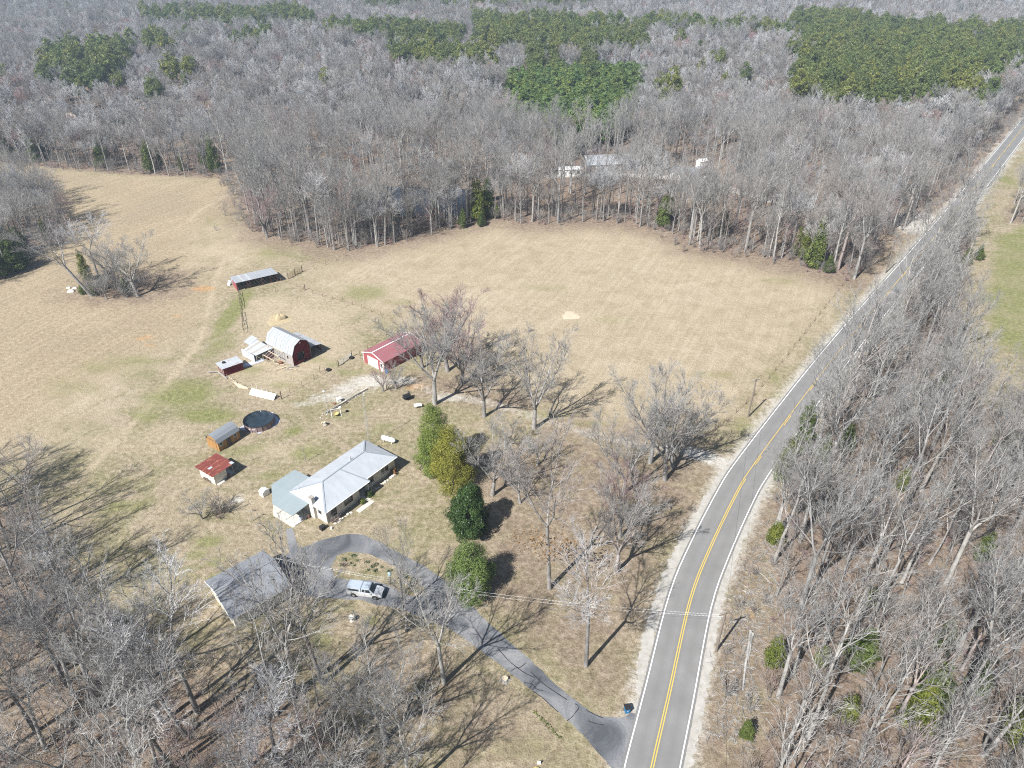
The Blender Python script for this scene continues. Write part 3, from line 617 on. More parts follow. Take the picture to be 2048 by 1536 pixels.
for i, (st, h, r0, nn, tw_, tm, bm_, an_) in enumerate(specs):
    T = Bare(100 + i, h, r0, st, nn, tw_, an_)
    NEAR.append((*bare_meshes('hardwood', T, M[bm_], M[tm]), bare_joined('hardwood', T, M[bm_], M[tm]), h))
VASE = []
for i in range(5):
    T = Bare(300 + i, 20, .38, 'vase', (14, 8, 6, 4), .9); VASE.append((*bare_meshes('yard_tree', T, M['bark'] if i % 2 else M['bark_pale'], M['twig'] if i != 3 else M['twig_red']), None, 20))
FARP = []
for i in range(7):
    T = Bare(500 + i, (17, 20, 18, 16, 19, 21, 15)[i], .2, ('tall', 'fork', 'tall', 'fork', 'vase', 'tall', 'fork')[i], (10, 6, 5, 4), 1.75)
    FARP.append(bare_joined('far_hardwood', T, M['bark_pale'] if i % 2 else M['bark'], M[('twig_hazed', 'twig', 'twig_hazed', 'twig_hazed', 'twig_brown', 'twig_hazed', 'twig_red')[i]], {0: 5, 1: 3, 2: 3, 3: 3, 4: 3}))
SHRUB = [bare_joined('shrub', Bare(700 + i, (2.6, 3.4, 4.5, 2.0)[i], .022, 'shrub', (9, 5, 4, 3), 1.3), M['twig_brown'], M['twig_brown'] if i % 2 else M['twig'], {0: 3, 1: 3, 2: 3, 3: 3, 4: 3}) if False else None for i in range(4)]
def shrub_mesh(i):
    T = Bare(700 + i, (2.6, 3.4, 5.0, 2.0)[i], .022, 'shrub', (9, 5, 4, 3), 1.3); m = (M['twig_brown'], M['twig'], M['twig_brown'], M['twig_red'])[i]
    return np_mesh('shrub', *T.mesh([2, 3, 4], SIDES), [m], smooth=True)
SHRUB = [shrub_mesh(i) for i in range(4)]
cedar_prof = lambda w: (lambda t: w * (max(0.02, (1 - t)) ** .62) * (0.55 + 0.45 * min(1, t * 6)))
CEDAR = [evergreen_parts('cedar', 40 + i, (7.5, 9.0, 6.0)[i], cedar_prof((1.9, 2.1, 1.9)[i]), 170, 34, .18, .50, M['leaf_cedar'], .4, .14) for i in range(3)]
pine_prof = lambda w: (lambda t: w * math.sin(math.pi * min(1, max(0.03, t ** .8))) ** .7)
PINE = [evergreen_parts('pine', 60 + i, (18, 16, 19, 17)[i], pine_prof((3.1, 2.7, 3.4, 3.0)[i]), 60, 52, .36, .95, M['leaf_pine'], (8, 7.5, 9, 7)[i], .22) for i in range(4)]
YOUNG = [evergreen_parts('young_pine', 80 + i, (11, 12, 10)[i], cedar_prof((1.9, 2.1, 1.8)[i]), 45, 44, .34, .75, M['leaf_young'], 3, .12) for i in range(3)]

# -- positions
def fill(poly, spacing, seed, jit=0.42, thin=None):
    P = np.array(poly); x0, y0 = P.min(0); x1, y1 = P.max(0); g = np.random.default_rng(seed)
    xs = np.arange(x0, x1, spacing); ys = np.arange(y0, y1, spacing * .87); A, B = np.meshgrid(xs, ys); A = A + (np.arange(len(ys)) % 2)[:, None] * spacing / 2
    A = (A + g.uniform(-jit, jit, A.shape) * spacing).ravel(); B = (B + g.uniform(-jit, jit, B.shape) * spacing).ravel(); k = in_poly(A, B, poly)
    if thin is not None: k &= g.random(len(A)) < thin(A, B)
    return np.stack([A[k], B[k]], 1)
def in_frame(x, y, m=120, top=20):
    u, v = Q(x, y, top * .6); return -m < u < 2048 + m and -m - 60 < v < 1536 + m
PINES_PX = [([(82, 117), (105, 105), (215, 85), (270, 82), (272, 102), (238, 160), (165, 175), (80, 152)], 7.5), ([(290, 75), (330, 72), (352, 95), (350, 110), (300, 112)], 7), ([(335, 135), (400, 122), (402, 142), (345, 160)], 7),
    ([(296, 165), (332, 160), (342, 180), (308, 186)], 7), ([(350, 72), (415, 70), (418, 83), (355, 86)], 7), ([(442, 60), (470, 58), (474, 76), (444, 79)], 7), ([(466, 80), (490, 68), (545, 62), (549, 82), (480, 96)], 7),
    ([(280, 28), (360, 20), (450, 25), (520, 28), (600, 20), (632, 30), (626, 50), (560, 46), (480, 53), (400, 46), (284, 43)], 7), ([(632, 52), (720, 48), (800, 50), (880, 55), (925, 65), (921, 84), (860, 82), (800, 77), (700, 74), (638, 67)], 7),
    ([(755, 105), (830, 100), (900, 102), (990, 110), (994, 137), (940, 144), (800, 127)], 5.5), ([(945, 55), (1100, 62), (1200, 65), (1305, 70), (1306, 97), (1210, 107), (1100, 87), (1000, 92), (948, 82)], 6.5),
    ([(700, -6), (1200, -6), (1190, 8), (1050, 22), (740, 9)], 6.5), ([(940, 35), (1040, 38), (1250, 45), (1450, 52), (1575, 58), (1577, 70), (1400, 67), (1100, 60), (950, 52)], 6.5),
    ([(1043, 110), (1068, 95), (1092, 100), (1126, 110), (1122, 127), (1044, 130)], 6.5), ([(1152, 105), (1170, 97), (1197, 105), (1197, 122), (1158, 122)], 6.5),
    ([(1585, 35), (1620, 25), (1760, 45), (1900, 58), (2120, 62), (2120, 128), (2010, 150), (2000, 198), (1960, 205), (1940, 187), (1880, 192), (1800, 205), (1700, 192), (1660, 197), (1592, 187), (1582, 110), (1602, 70), (1575, 60)], 6.2)]
YOUNG_PX = [[(1000, 152), (1140, 138), (1285, 140), (1292, 150), (1274, 222), (1238, 250), (1172, 272), (1104, 262), (1000, 236)]]
pine_polys = [(GP(px, 13.0), sp) for px, sp in PINES_PX]; young_polys = [GP(px, 8.0) for px in YOUNG_PX]
pines, youngs = [], []
for i, (pl, sp) in enumerate(pine_polys): pines += [tuple(p) for p in fill(pl, sp, 900 + i, thin=lambda A, B: np.clip(seg_dist(A, B, pl, True) / 16 + .3, 0, .95))]
for px in [(653, 165), (1388, 38), (1345, 185), (1352, 172), (1398, 105), (1440, 122), (1452, 150), (1405, 130), (1425, 118), (1490, 155), (1520, 108), (1240, 172), (1010, 60), (140, 22), (495, 5), (85, 150), (88, 158), (2035, 80), (12, 150), (4, 165), (1300, 60), (860, 92), (1100, 30), (520, 35), (1180, 150), (1330, 200), (1320, 178), (1360, 90), (1415, 92)]:
    pines.append(G(px[0], px[1], 12))
for i, pl in enumerate(young_polys): youngs += [tuple(p) for p in fill(pl, 3.6, 950 + i, .3)]
AX, AY = LANE_E, LANE_W
def far_ok(A, B):
    k = np.ones(len(A))
    for pl, _ in pine_polys: k[in_poly(A, B, pl)] = 0.2
    for pl in young_polys + [POND] + CLEAR: k[in_poly(A, B, pl)] = 0
    k[in_poly(A, B, BANK)] *= .3
    k[seg_dist(A, B, POND, True) < 1.5] = 0; k[seg_dist(A, B, LANE_E) < 3.2] = 0; k[seg_dist(A, B, LANE_W) < 5] = 0; k[seg_dist(A, B, ROAD) < 9] = 0
    k[in_poly(A, B, GP([(1330, 450), (1335, 352), (1440, 346), (1450, 440)]))] *= .35
    k[in_poly(A, B, GP([(1080, 440), (1090, 360), (1270, 350), (1300, 440)]))] *= .55
    return k
hard = []          # x, y, proto group, region
g_ = np.random.default_rng(5)
near_f = fill(FOREST, 5.6, 1, thin=lambda A, B: far_ok(A, B) * (np.hypot(A, B) < 430))
far_f = fill(FOREST, 6.4, 2, thin=lambda A, B: far_ok(A, B) * (np.hypot(A, B) >= 430))
def edge_trees(line, n, inset, seed):
    r = rnd(seed); L = smooth_line(line, 1.0); out = []
    for k in range(n): i = r.randrange(len(L)); o = offset_line(L, np.full(len(L), r.uniform(-inset, 0.0)))[i] ; out.append((o[0], o[1]))
    return out
for p in near_f:
    if in_frame(*p): hard.append((p[0], p[1], 'near' if math.hypot(*p) < 330 else 'far', 'wood behind'))
for p in far_f:
    if in_frame(*p, 160): hard.append((p[0], p[1], 'far', 'wood behind'))
for p in edge_trees(GP(MID_EDGE[2:24]), 120, 9.0, 8) + edge_trees(GP(MID_EDGE[3:10]), 50, 14.0, 18): hard.append((p[0], p[1], 'near', 'wood behind'))
for p in edge_trees(GP(WEST_EDGE), 60, 9.0, 9): hard.append((p[0], p[1], 'near', 'wood behind'))
for p in fill(WOOD_E, 5.0, 3, thin=lambda A, B: np.where(seg_dist(A, B, ROAD) < 4.7, 0, 1)):
    if in_frame(*p): hard.append((p[0], p[1], 'near', 'roadside'))
for p in fill(WOOD_E2, 6.0, 4):
    if in_frame(*p): hard.append((p[0], p[1], 'near', 'roadside'))
for p in fill(WOOD_W, 5.3, 31):
    if in_frame(*p, 300) and math.hypot(p[0] + 38, p[1] - 64) > 13: hard.append((p[0], p[1], 'near', 'garage'))
for p in fill(COPSE, 4.6, 32):
    if in_frame(*p, 200): hard.append((p[0], p[1], 'near', 'copse'))

def region_label(reg, x, y):
    d = float(seg_dist(np.array([x]), np.array([y]), ROAD).min())
    if reg == 'wood behind':
        if math.hypot(x - G(800, 400)[0], y - G(800, 400)[1]) < 42: return 'bare grey hardwood tree standing round the dark pond', 'hardwoods round the pond'
        if d < 26: return 'bare hardwood tree by the road where the straw field ends', 'hardwoods at the field corner by the road'
        if x < G(495, 380)[0]: return 'bare hardwood tree on the wood edge above the dry meadow', 'hardwoods above the meadow'
        if abs(x - G(1215, 380)[0]) < 34: return 'bare hardwood tree between the straw field and the long white-roofed building', 'hardwoods before the white-roofed building'
        return 'bare grey hardwood tree in the wood beyond the straw-coloured field', 'hardwoods beyond the field'
    if reg == 'roadside':
        if y > 225: return 'bare tree across the road beyond the dirt pull-off', 'hardwoods beyond the pull-off'
        if y > 105: return 'bare tree in the strip between the paved road and the green field', 'hardwoods between road and green field'
        if d < 17: return 'bare tree at the wood edge behind the cleared verge with cut logs', 'hardwoods behind the cleared verge'
        return 'tall bare tree deep in the wood across the paved road from the houses', 'hardwoods deep across the road'
    if reg == 'garage':
        if x < -50: return 'bare tree of the shady wood casting shadows onto the back meadow', 'hardwoods shading the back meadow'
        return 'bare pale-limbed tree in the shady wood behind the grey-roofed garage', 'hardwoods behind the garage'
    return 'bare tree in the copse at the edge of the dry meadow', 'hardwoods of the meadow copse'
def plant(name, meshes, x, y, label, cat, group=None, s=1.0, rz=0.0, tilt=(0, 0), names=('trunk', 'crown'), sxy=1.0):
    o = thing(name, label, cat, (x, y, 0), rz, group); o.rotation_euler = (tilt[0], tilt[1], rz); o.scale = (s * sxy, s * sxy, s)
    for nm, me in zip(names, meshes): np_obj(nm, me, o)
    return o
R = rnd(77)
cand = []
for x, y, gp, reg in hard:
    s = R.uniform(.72, 1.18) * (0.92 if reg == 'garage' else .72 if reg == 'copse' else 1.0)
    if reg == 'roadside' and y > 110: s *= .98 if float(seg_dist(np.array([x]), np.array([y]), ROAD).min()) < 14 else .72
    if reg == 'wood behind' and gp == 'near': s *= R.choice((.7, .9, 1, 1.05))
    if reg == 'roadside' and y < 110: s *= R.choice((.6, .8, 1, 1, 1.05))
    if reg == 'wood behind' and gp == 'far': s *= .88 + .18 * math.sin(x * .021 + 2) * math.cos(y * .017)
    u, v = Q(x, y, 9); vis = -40 < u < 2088 and -40 < v < 1640
    cand.append((s * 20 / math.hypot(math.hypot(x, y), 82) if vis else 0, x, y, gp, reg, s))
cand.sort(reverse=True)
mass = {'near': [], 'far': []}
for k, (sz, x, y, gp, reg, s) in enumerate(cand):
    pid = R.choice((0, 3, 3, 10, 10, 2, 9, 7, 1)) if reg == 'roadside' else R.randrange(12) if gp == 'near' else R.randrange(7 if R.random() < .35 else 6)
    if k < 300:
        lab, grp = region_label(reg, x, y); P_ = NEAR[pid]
        plant('bare_tree', P_[:2], x, y, lab, 'tree', grp, s, R.uniform(0, 6.28), (R.gauss(0, .035), R.gauss(0, .035)))
    else: mass[gp].append((x, y, s, R.uniform(0, 6.28), pid))

# -- mass planting: points carrying one of the prototype trees each
PROTO = {}
def proto_collection(name, meshes):
    c = bpy.data.collections.new(name)
    for i, me in enumerate(meshes): c.objects.link(bpy.data.objects.new(name + '_form_' + 'abcdefghijkl'[i], me))
    return c
def scatter(name, pts, coll, label, cat):
    me = bpy.data.meshes.new(name); A = np.array(pts, float); n = len(A); co = np.zeros((n, 3), np.float32); co[:, :2] = A[:, :2]
    me.vertices.add(n); me.vertices.foreach_set('co', co.ravel())
    for nm, col in (('size', 2), ('turn', 3)): me.attributes.new(nm, 'FLOAT', 'POINT').data.foreach_set('value', A[:, col].astype(np.float32))
    me.attributes.new('form', 'INT', 'POINT').data.foreach_set('value', A[:, 4].astype(np.int32)); o = np_obj(name, me)
    ng = bpy.data.node_groups.new(name, 'GeometryNodeTree'); ng.interface.new_socket('Geometry', in_out='INPUT', socket_type='NodeSocketGeometry'); ng.interface.new_socket('Geometry', in_out='OUTPUT', socket_type='NodeSocketGeometry')
    N = ng.nodes; gi = N.new('NodeGroupInput'); go = N.new('NodeGroupOutput'); ip = N.new('GeometryNodeInstanceOnPoints'); ci = N.new('GeometryNodeCollectionInfo')
    ci.inputs['Collection'].default_value = coll; ci.inputs['Separate Children'].default_value = True; ci.inputs['Reset Children'].default_value = True; ip.inputs['Pick Instance'].default_value = True
    def attr(nm, typ):
        a = N.new('GeometryNodeInputNamedAttribute'); a.data_type = typ; a.inputs['Name'].default_value = nm; return a.outputs['Attribute']
    cx = N.new('ShaderNodeCombineXYZ'); L = ng.links.new; L(attr('turn', 'FLOAT'), cx.inputs['Z'])
    L(gi.outputs[0], ip.inputs['Points']); L(ci.outputs[0], ip.inputs['Instance']); L(attr('form', 'INT'), ip.inputs['Instance Index']); L(cx.outputs[0], ip.inputs['Rotation']); L(attr('size', 'FLOAT'), ip.inputs['Scale']); L(ip.outputs[0], go.inputs[0])
    md = o.modifiers.new('planting', 'NODES'); md.node_group = ng; return tag(o, label, cat, kind='stuff')
scatter('hardwood_forest', mass['near'], proto_collection('hardwood', [p[2] for p in NEAR]), 'grey leafless hardwoods massed in the woods behind the first rows', 'forest')
scatter('far_hardwood_forest', mass['far'], proto_collection('far_hardwood', FARP), 'far grey leafless forest stretching away to the horizon', 'forest')
# pines
def put_pines(lst, meshes, name, lab, grp, mass_name, mass_lab, seed, smin, smax):
    r = rnd(seed); L = []
    for x, y in lst:
        u, v = Q(x, y, 12); L.append((0 if not (-30 < u < 2078 and -30 < v < 1536) else 1 / math.hypot(x, y), x, y, r.uniform(smin, smax)))
    L.sort(reverse=True); J = [joined_evergreen(name, m) for m in meshes]; rest = []
    for k, (w, x, y, s) in enumerate(L):
        i = r.randrange(len(J))
        if k < 300 and w > 0:
            o = np_obj(name, J[i]); o.location = (x, y, 0); o.scale = (s, s, s); o.rotation_euler = (0, 0, r.uniform(0, 6.28)); tag(o, lab, 'tree', grp)
        else: rest.append((x, y, s, r.uniform(0, 6.28), i))
    if rest: scatter(mass_name, rest, proto_collection(mass_name + '_form', J), mass_lab, 'forest')
put_pines(pines, PINE, 'pine_tree', 'dark green pine standing among the far grey forest', 'pines in the far forest', 'pine_forest', 'green pine stands massed in the far forest', 21, .85, 1.35)
put_pines(youngs, YOUNG, 'young_pine_tree', 'small bright green pine in the square planted plot amid grey forest', 'young pines of the plot', 'young_pine_stand', 'bright green young pines crowded in the square planted plot', 22, .95, 1.3)
# undergrowth
und = []
for poly, sp, sd in ((WOOD_E, 3.3, 41), (WOOD_W, 3.0, 42), (COPSE, 3.0, 43)):
    for p in fill(poly, sp, sd, thin=lambda A, B: np.where(seg_dist(A, B, ROAD) < 6, 0, .8)):
        if in_frame(*p, 60): und.append((p[0], p[1], R.uniform(.6, 1.3), R.uniform(0, 6.28), R.randrange(4)))
L_ = smooth_line(GP(WEST_EDGE + MID_EDGE[1:]), 1.0)
for k in range(1500):
    i = R.randrange(len(L_)); und.append((L_[i][0] + R.gauss(0, 3.5), L_[i][1] + abs(R.gauss(0, 8)), R.uniform(.5, 1.2), R.uniform(0, 6.28), R.randrange(4)))
rw = [p for p in offset_line(ROAD, 0) if 100 < p[1] < 330]
scatter('undergrowth', und, proto_collection('shrub', SHRUB), 'leafless brushy undergrowth on the floor of the woods', 'undergrowth')

# -- individual trees of the yard and the meadow (base in photo pixels, height, form, label)
YARD = [((1099, 1177), 26, 'fork', 6, 'tall pale twin-stemmed tree with brown leaves clinging low, between driveway and road', 1.0),
        ((1068, 857), 21, 'vase', 0, 'wide vase-shaped bare tree by the gravel track, its base clear on the lawn', 1.0),
        ((968, 833), 20, 'vase', 1, 'vase-shaped bare tree between the red metal garage and the lone lawn tree', .95),
        ((870, 808), 23, 'vase', 2, 'thick-trunked bare tree beside the black grill, its crown over the red garage', 1.0),
        ((895, 742), 19, 'vase', 3, 'reddish bare tree close behind the red metal garage', 1.3),
        ((925, 768), 17, 'vase', 3, 'second reddish bare tree, between the garage and the gravel track', 1.25),
        ((845, 735), 13, 'vase', 1, 'low bare tree brushing the end wall of the red garage', 1.3),
        ((1245, 990), 18, 'vase', 4, 'bare tree with dark fork near the small fruit trees of the lawn', .9),
        ((1330, 960), 20, 'vase', 1, 'bare tree where the gravel track meets the paved road', .95),
        ((1300, 925), 21, 'vase', 2, 'bare many-stemmed tree beside the gravel track near the road', .95),
        ((1345, 935), 17, 'vase', 4, 'low dark-stemmed bare tree leaning over the gravel track', 1.0),
        ((1232, 1145), 18, 'vase', 0, 'bare tree with long shadow reaching the road shoulder', .9),
        ((1240, 1075), 15, 'vase', 3, 'smaller bare tree in the clump beside the road shoulder', .9),
        ((1172, 1332), 20, 'fork', 4, 'lone bare tree with broken limb stub between the driveway and the road', .95),
        ((1040, 1006), 9, 'vase', 2, 'small bare fruit tree on the leaf-strewn lawn beside the magnolia', 1.2),
        ((1010, 893), 7, 'vase', 4, 'small bare fruit tree by the gravel track', 1.3),
        ((985, 990), 14, 'vase', 1, 'pale bushy bare tree close behind the yellow-green evergreens', 1.2),
        ((1075, 930), 8, 'vase', 0, 'little bare tree in the middle of the brown lawn', 1.2),
        ((767, 783), 6.5, 'vase', 3, 'small dark bare tree in front of the red garage door', 1.2),
        ((793, 778), 6.0, 'vase', 0, 'small leaning bare tree between the garage and the grill', 1.2),
        ((405, 1038), 5, 'vase', 1, 'small grey bare tree beside the bramble heap', 1.5),
        ((590, 1385), 24, 'fork', 2, 'stout bare tree with limbs spread over the grey garage roof', 1.0),
        ((646, 1368), 23, 'fork', 6, 'tall pale bare tree between the garage and the parked pickup', 1.0),
        ((637, 1412), 14, 'tall', 5, 'slim dark bare tree beside the tall pale trees near the pickup', .9),
        ((805, 1215), 14, 'fork', 6, 'bare tree at the tip of the driveway island beside the lamp post', .85),
        ((812, 1262), 15, 'tall', 7, 'bare tree with dark bole at the edge of the driveway loop', 1.1),
        ((888, 1365), 19, 'fork', 2, 'broad bare tree throwing branchy shade across the driveway', 1.1),
        ((770, 1480), 17, 'vase', 0, 'bare pale tree in the leaf litter below the driveway', 1.0),
        ((395, 1425), 22, 'fork', 4, 'big bare tree with steep limbs behind the garage gable', 1.0),
        ((322, 1447), 23, 'fork', 2, 'big leaning bare tree farther behind the garage gable', 1.0),
        ((183, 592), 21, 'fork', 9, 'thick bare tree leaning over the white debris at the meadow thicket', 1.25),
        ((214, 598), 8, 'vase', 1, 'short crooked bare tree at the front of the meadow thicket', 1.2),
        ((276, 592), 16, 'vase', 2, 'stubby ivy-hung bare tree at the end of the meadow thicket', 1.35),
        ((200, 562), 17, 'fork', 4, 'bare tree at the back of the meadow thicket', 1.2), ((232, 572), 13, 'vase', 0, 'tangled bare tree in the middle of the meadow thicket', 1.4),
        ((535, 475), 15, 'vase', 3, 'reddish spreading bare tree standing out at the corner of the far wood', 1.3)]
for i, (px, h, form, pid, lab, wd) in enumerate(YARD):
    x, y = G(*px); P_ = VASE[pid % 5] if form == 'vase' else NEAR[pid]; s = h / P_[3]
    plant('bare_tree', P_[:2], x, y, lab, 'tree', None, s, R.uniform(0, 6.28), (R.gauss(0, .02), R.gauss(0, .02)) if px != (183, 592) else (.12, -.34), sxy=wd)
    if px == (183, 592): COL.objects[-1].parent.rotation_euler.z = .15
o = [t for t in COL.objects if t.get('label', '').startswith('tall pale twin')][0]       # brown leaves that stayed on
g = np.random.default_rng(3); C_ = []
for c in ((-2.2, .3, 8.6), (-1.2, .8, 8.0), (1.4, -.4, 7.4), (2.6, .2, 7.2), (.6, .8, 6.6), (3.4, .2, 6.3), (-.8, -.6, 7.2)): C_.append(np.array(c) + g.normal(0, 1, (70, 3)) * np.array([.8, .7, .45]))
C_ = np.concatenate(C_); np_obj('clinging_leaves', np_mesh('clinging_leaves', *leaves(C_, np.tile([0, 0, 1.], (len(C_), 1)), .2, g, 1.2), [M['leaf_brown']]), o).scale = (1, 1, 1)
for k in range(30):
    x, y = G(R.uniform(165, 300), R.uniform(566, 598)); o = np_obj('bare_shrub', SHRUB[(1, 0, 2)[k % 3]]); o.location = (x, y, 0); q_ = R.uniform(.8, 1.5); o.scale = (q_ * 1.3, q_ * 1.3, q_); tag(o, 'bare grey shrub in the tangle of the meadow thicket', 'shrub', 'shrubs of the meadow thicket')
# evergreens beside the house
big = [((872, 935), 13.5, 3.9, 'leaf_olive', 'tall yellow-green conifer, the one beside the propane tank'), ((906, 970), 12.5, 3.9, 'leaf_gold', 'tall golden-green conifer close against the yellow-green one'),
       ((941, 1062), 9.5, 3.3, 'leaf_dark', 'glossy dark green magnolia between the conifers on the lawn'), ((943, 1182), 9.5, 3.6, 'leaf_young', 'broad green cedar at the bend of the driveway')]
for i, (px, h, w, m, lab) in enumerate(big):
    x, y = G(*px)
    prof = (lambda w_: (lambda t: w_ * (max(.02, 1 - t) ** .55) * (.72 + .28 * min(1, t * 5))))(w)
    if m == 'leaf_dark': prof = (lambda w_: (lambda t: w_ * (max(.03, 1 - t) ** .5) * (.62 + .38 * min(1, t * 3.2))))(w)
    plant('evergreen_tree', evergreen_parts('evergreen', 140 + i, h, prof, 150, 330, .11 if m != 'leaf_dark' else .15, 1.0 if m != 'leaf_dark' else .85, M[m], .25, .22), x, y, lab, 'tree')
CED = [((1548, 1085), 4.5), ((1545, 1330), 6), ((1560, 960), 7), ((1600, 905), 8), ((1640, 930), 7), ((1575, 925), 6), ((1715, 1330), 7), ((1850, 1420), 9), ((1490, 1475), 3.5), ((2030, 1480), 9), ((1945, 1385), 6), ((1880, 1300), 6), ((1830, 1450), 7), ((1640, 1330), 4),
       ((1690, 1440), 5), ((1610, 860), 7), ((1690, 900), 6), ((1880, 780), 6), ((2000, 900), 7), ((1930, 530), 5), ((1955, 520), 4.5), ((1900, 455), 7), ((1740, 1210), 4), ((1800, 980), 5), ((1960, 1120), 6)]
for px, h in CED:
    i = R.randrange(3); x, y = G(*px); plant('cedar_tree', CEDAR[i], x, y, 'green cedar growing under the bare trees across the paved road', 'tree', 'cedars across the road', h / (7.5, 9, 6)[i], R.uniform(0, 6.28))
CEDW = [((432, 345), 15, .8), ((412, 336), 10, .7), ((302, 344), 12, .85), ((322, 338), 8, .7), ((208, 336), 11, 1), ((222, 330), 7, .8), ((75, 323), 12, 1), ((92, 318), 9, 1), ((510, 350), 9, .9), ((526, 336), 9, .8), ((18, 318), 10, .9), ((712, 262), 11, .7), ((366, 342), 7, .8)]
for px, h, w in CEDW:
    i = R.randrange(3); x, y = G(*px); plant('cedar_tree', CEDAR[i], x, y, 'dark cedar along the wood edge above the dry meadow', 'tree', 'cedars of the meadow edge', h / (7.5, 9, 6)[i], R.uniform(0, 6.28), sxy=w)
CEDM = [((955, 440), 13, .9), ((975, 432), 12, .9), ((926, 455), 6, .8), ((962, 452), 4.5, 1), ((993, 436), 5, .9), ((975, 402), 8, 1), ((1325, 455), 10, .8), ((1335, 440), 9, .8), ((1445, 470), 9, .8), ((1625, 535), 14, .6), ((1605, 520), 10, .7), ((1590, 510), 9, .7), ((1655, 545), 5, 1), ((790, 440), 6, 1), ((820, 436), 7, .9), ((870, 440), 7, .8), ((740, 452), 6, .9)]
for px, h, w in CEDM:
    i = R.randrange(3); x, y = G(*px); plant('cedar_tree', CEDAR[i], x, y, 'dark cedar under the bare trees bordering the straw field', 'tree', 'cedars of the field edge', h / (7.5, 9, 6)[i], R.uniform(0, 6.28), sxy=w)
for px, h, w in [((12, 525), 11, 1.5), ((32, 540), 9, 1.5), ((-8, 490), 11, 1.5), ((44, 505), 8, 1.3), ((0, 555), 8, 1.5), ((92, 472), 6, .9), ((175, 560), 9, .8), ((190, 590), 4, 1.1), ((255, 590), 5, .7), ((168, 588), 3, 1.2), ((205, 578), 4, 1.0)]:
    i = R.randrange(3); x, y = G(*px); plant('cedar_tree', CEDAR[i], x, y, 'dark cedar in the thickets of the dry meadow', 'tree', 'cedars of the meadow thickets', h / (7.5, 9, 6)[i], R.uniform(0, 6.28), sxy=w)

# ------------------------------------------------------------------ building materials
M['roof_white'] = ribbed('roof_white', (0.405, 0.43, 0.46), .14, .45, .4, 0, along='X')
M['roof_sage'] = ribbed('roof_sage', (0.265, 0.31, 0.325), .08, .45, .45, 0, along='Y')
M['ridge_grey'] = simple('ridge_grey', (0.27, 0.30, 0.335), .1, 1.5, .5)
M['siding_cream'] = simple('siding_cream', (0.62, 0.57, 0.47), .12, 1.6, .85, bump=.2)
def brick_mat(name, a, b, mortar):
    t = NT(name); br = t.n('ShaderNodeTexBrick'); br.inputs['Scale'].default_value = 4.2; br.inputs['Mortar Size'].default_value = .012
    br.inputs['Color1'].default_value = (*a, 1); br.inputs['Color2'].default_value = (*b, 1); br.inputs['Mortar'].default_value = (*mortar, 1)
    m = t.n('ShaderNodeMapping'); m.inputs['Rotation'].default_value = (math.pi / 2, 0, 0); t.l(t.coord(), m.inputs['Vector']); t.l(m.outputs[0], br.inputs['Vector'])
    t.base(t.mix(t.ramp(t.noise(1.2, 5), [(.3, .4), (.6, 0)]), br.outputs['Color'], tuple(c * .6 for c in a))); t.rough(.9, 0, .15); t.bump(br.outputs['Fac'], .3, .01); return t.mat
M['brick_cream'] = brick_mat('brick_cream', (.62, .585, .52), (.54, .50, .44), (.58, .56, .52)); M['brick_grey'] = brick_mat('brick_grey', (.36, .33, .29), (.28, .25, .22), (.42, .4, .37))
M['white'] = simple('white_paint', (0.76, 0.76, 0.74), .07, 1.5, .6); M['cream_white'] = simple('cream_white', (0.70, 0.66, 0.56), .12, 1.2, .75)
M['concrete'] = simple('concrete', (0.50, 0.47, 0.42), .15, .9, .9, bump=.2); M['pale_stone'] = simple('pale_stone', (0.55, 0.51, 0.45), .2, 2, .9)
def glass_mat():
    t = NT('window_glass'); t.base((.02, .024, .03)); t.rough(.08, 0, .6); return t.mat
M['glass'] = glass_mat(); M['black'] = simple('black_metal', (.022, .022, .024), .2, 3, .5); M['rubber'] = simple('rubber', (.018, .018, .018), .2, 3, .85)
M['shingle'] = simple('shingle_grey', (.20, .21, .23), .22, 2.2, .9, bump=.3); M['galv'] = ribbed('galvanised', (.48, .50, .52), .12, .3, .4, .15, along='Y')
M['galv_white'] = ribbed('galvanised_bright', (.36, .38, .405), .12, .3, .4, .05, along='Y', rust=(.36, .33, .30), rust_at=.70); M['galv_rust'] = ribbed('galvanised_rusty', (.47, .49, .51), .15, .3, .45, .1, rust=(.24, .11, .07), rust_at=.60, along='Y')
M['rust_red'] = ribbed('rusted_red', (.20, .055, .045), .3, .3, .65, 0, rust=(.40, .20, .11), rust_at=.60, along='Y', spec=.2)
M['red_metal'] = ribbed('red_metal', (.29, .115, .128), .10, .45, .5, 0, along='Y'); M['red_wall'] = simple('red_wall', (.30, .08, .085), .12, 1.2, .65, streak=(2, 2, .3))
M['barn_red'] = simple('barn_red', (.13, .012, .014), .35, 2.2, .85, streak=(3, 3, .25)); M['old_wood'] = simple('old_wood', (.33, .31, .29), .45, 2.4, .9, streak=(3, 3, .2), bump=.3)
M['dark_wood'] = simple('dark_wood', (.13, .10, .08), .35, 2, .9, streak=(3, 3, .3)); M['post_wood'] = simple('post_wood', (.19, .15, .115), .3, 2, .9); M['stain_wood'] = simple('stained_wood', (.34, .19, .07), .3, 1.8, .75, streak=(3, 3, .3))
M['shed_roof'] = ribbed('shed_roof_grey', (.24, .26, .285), .1, .3, .5, .1, along='Y'); M['tan_board'] = simple('tan_board', (.58, .47, .34), .15, 1.5, .85); M['hay'] = simple('hay', (.38, .31, .195), .2, 3, .95, bump=.8)
M['silver'] = simple('silver_paint', (.60, .61, .63), .04, 1, .3, .3, .5); M['silver_blue'] = simple('silver_roof_paint', (.47, .53, .60), .05, 1, .3, .3, .5); M['chrome'] = simple('chrome', (.6, .6, .6), .05, 1, .2, .9)
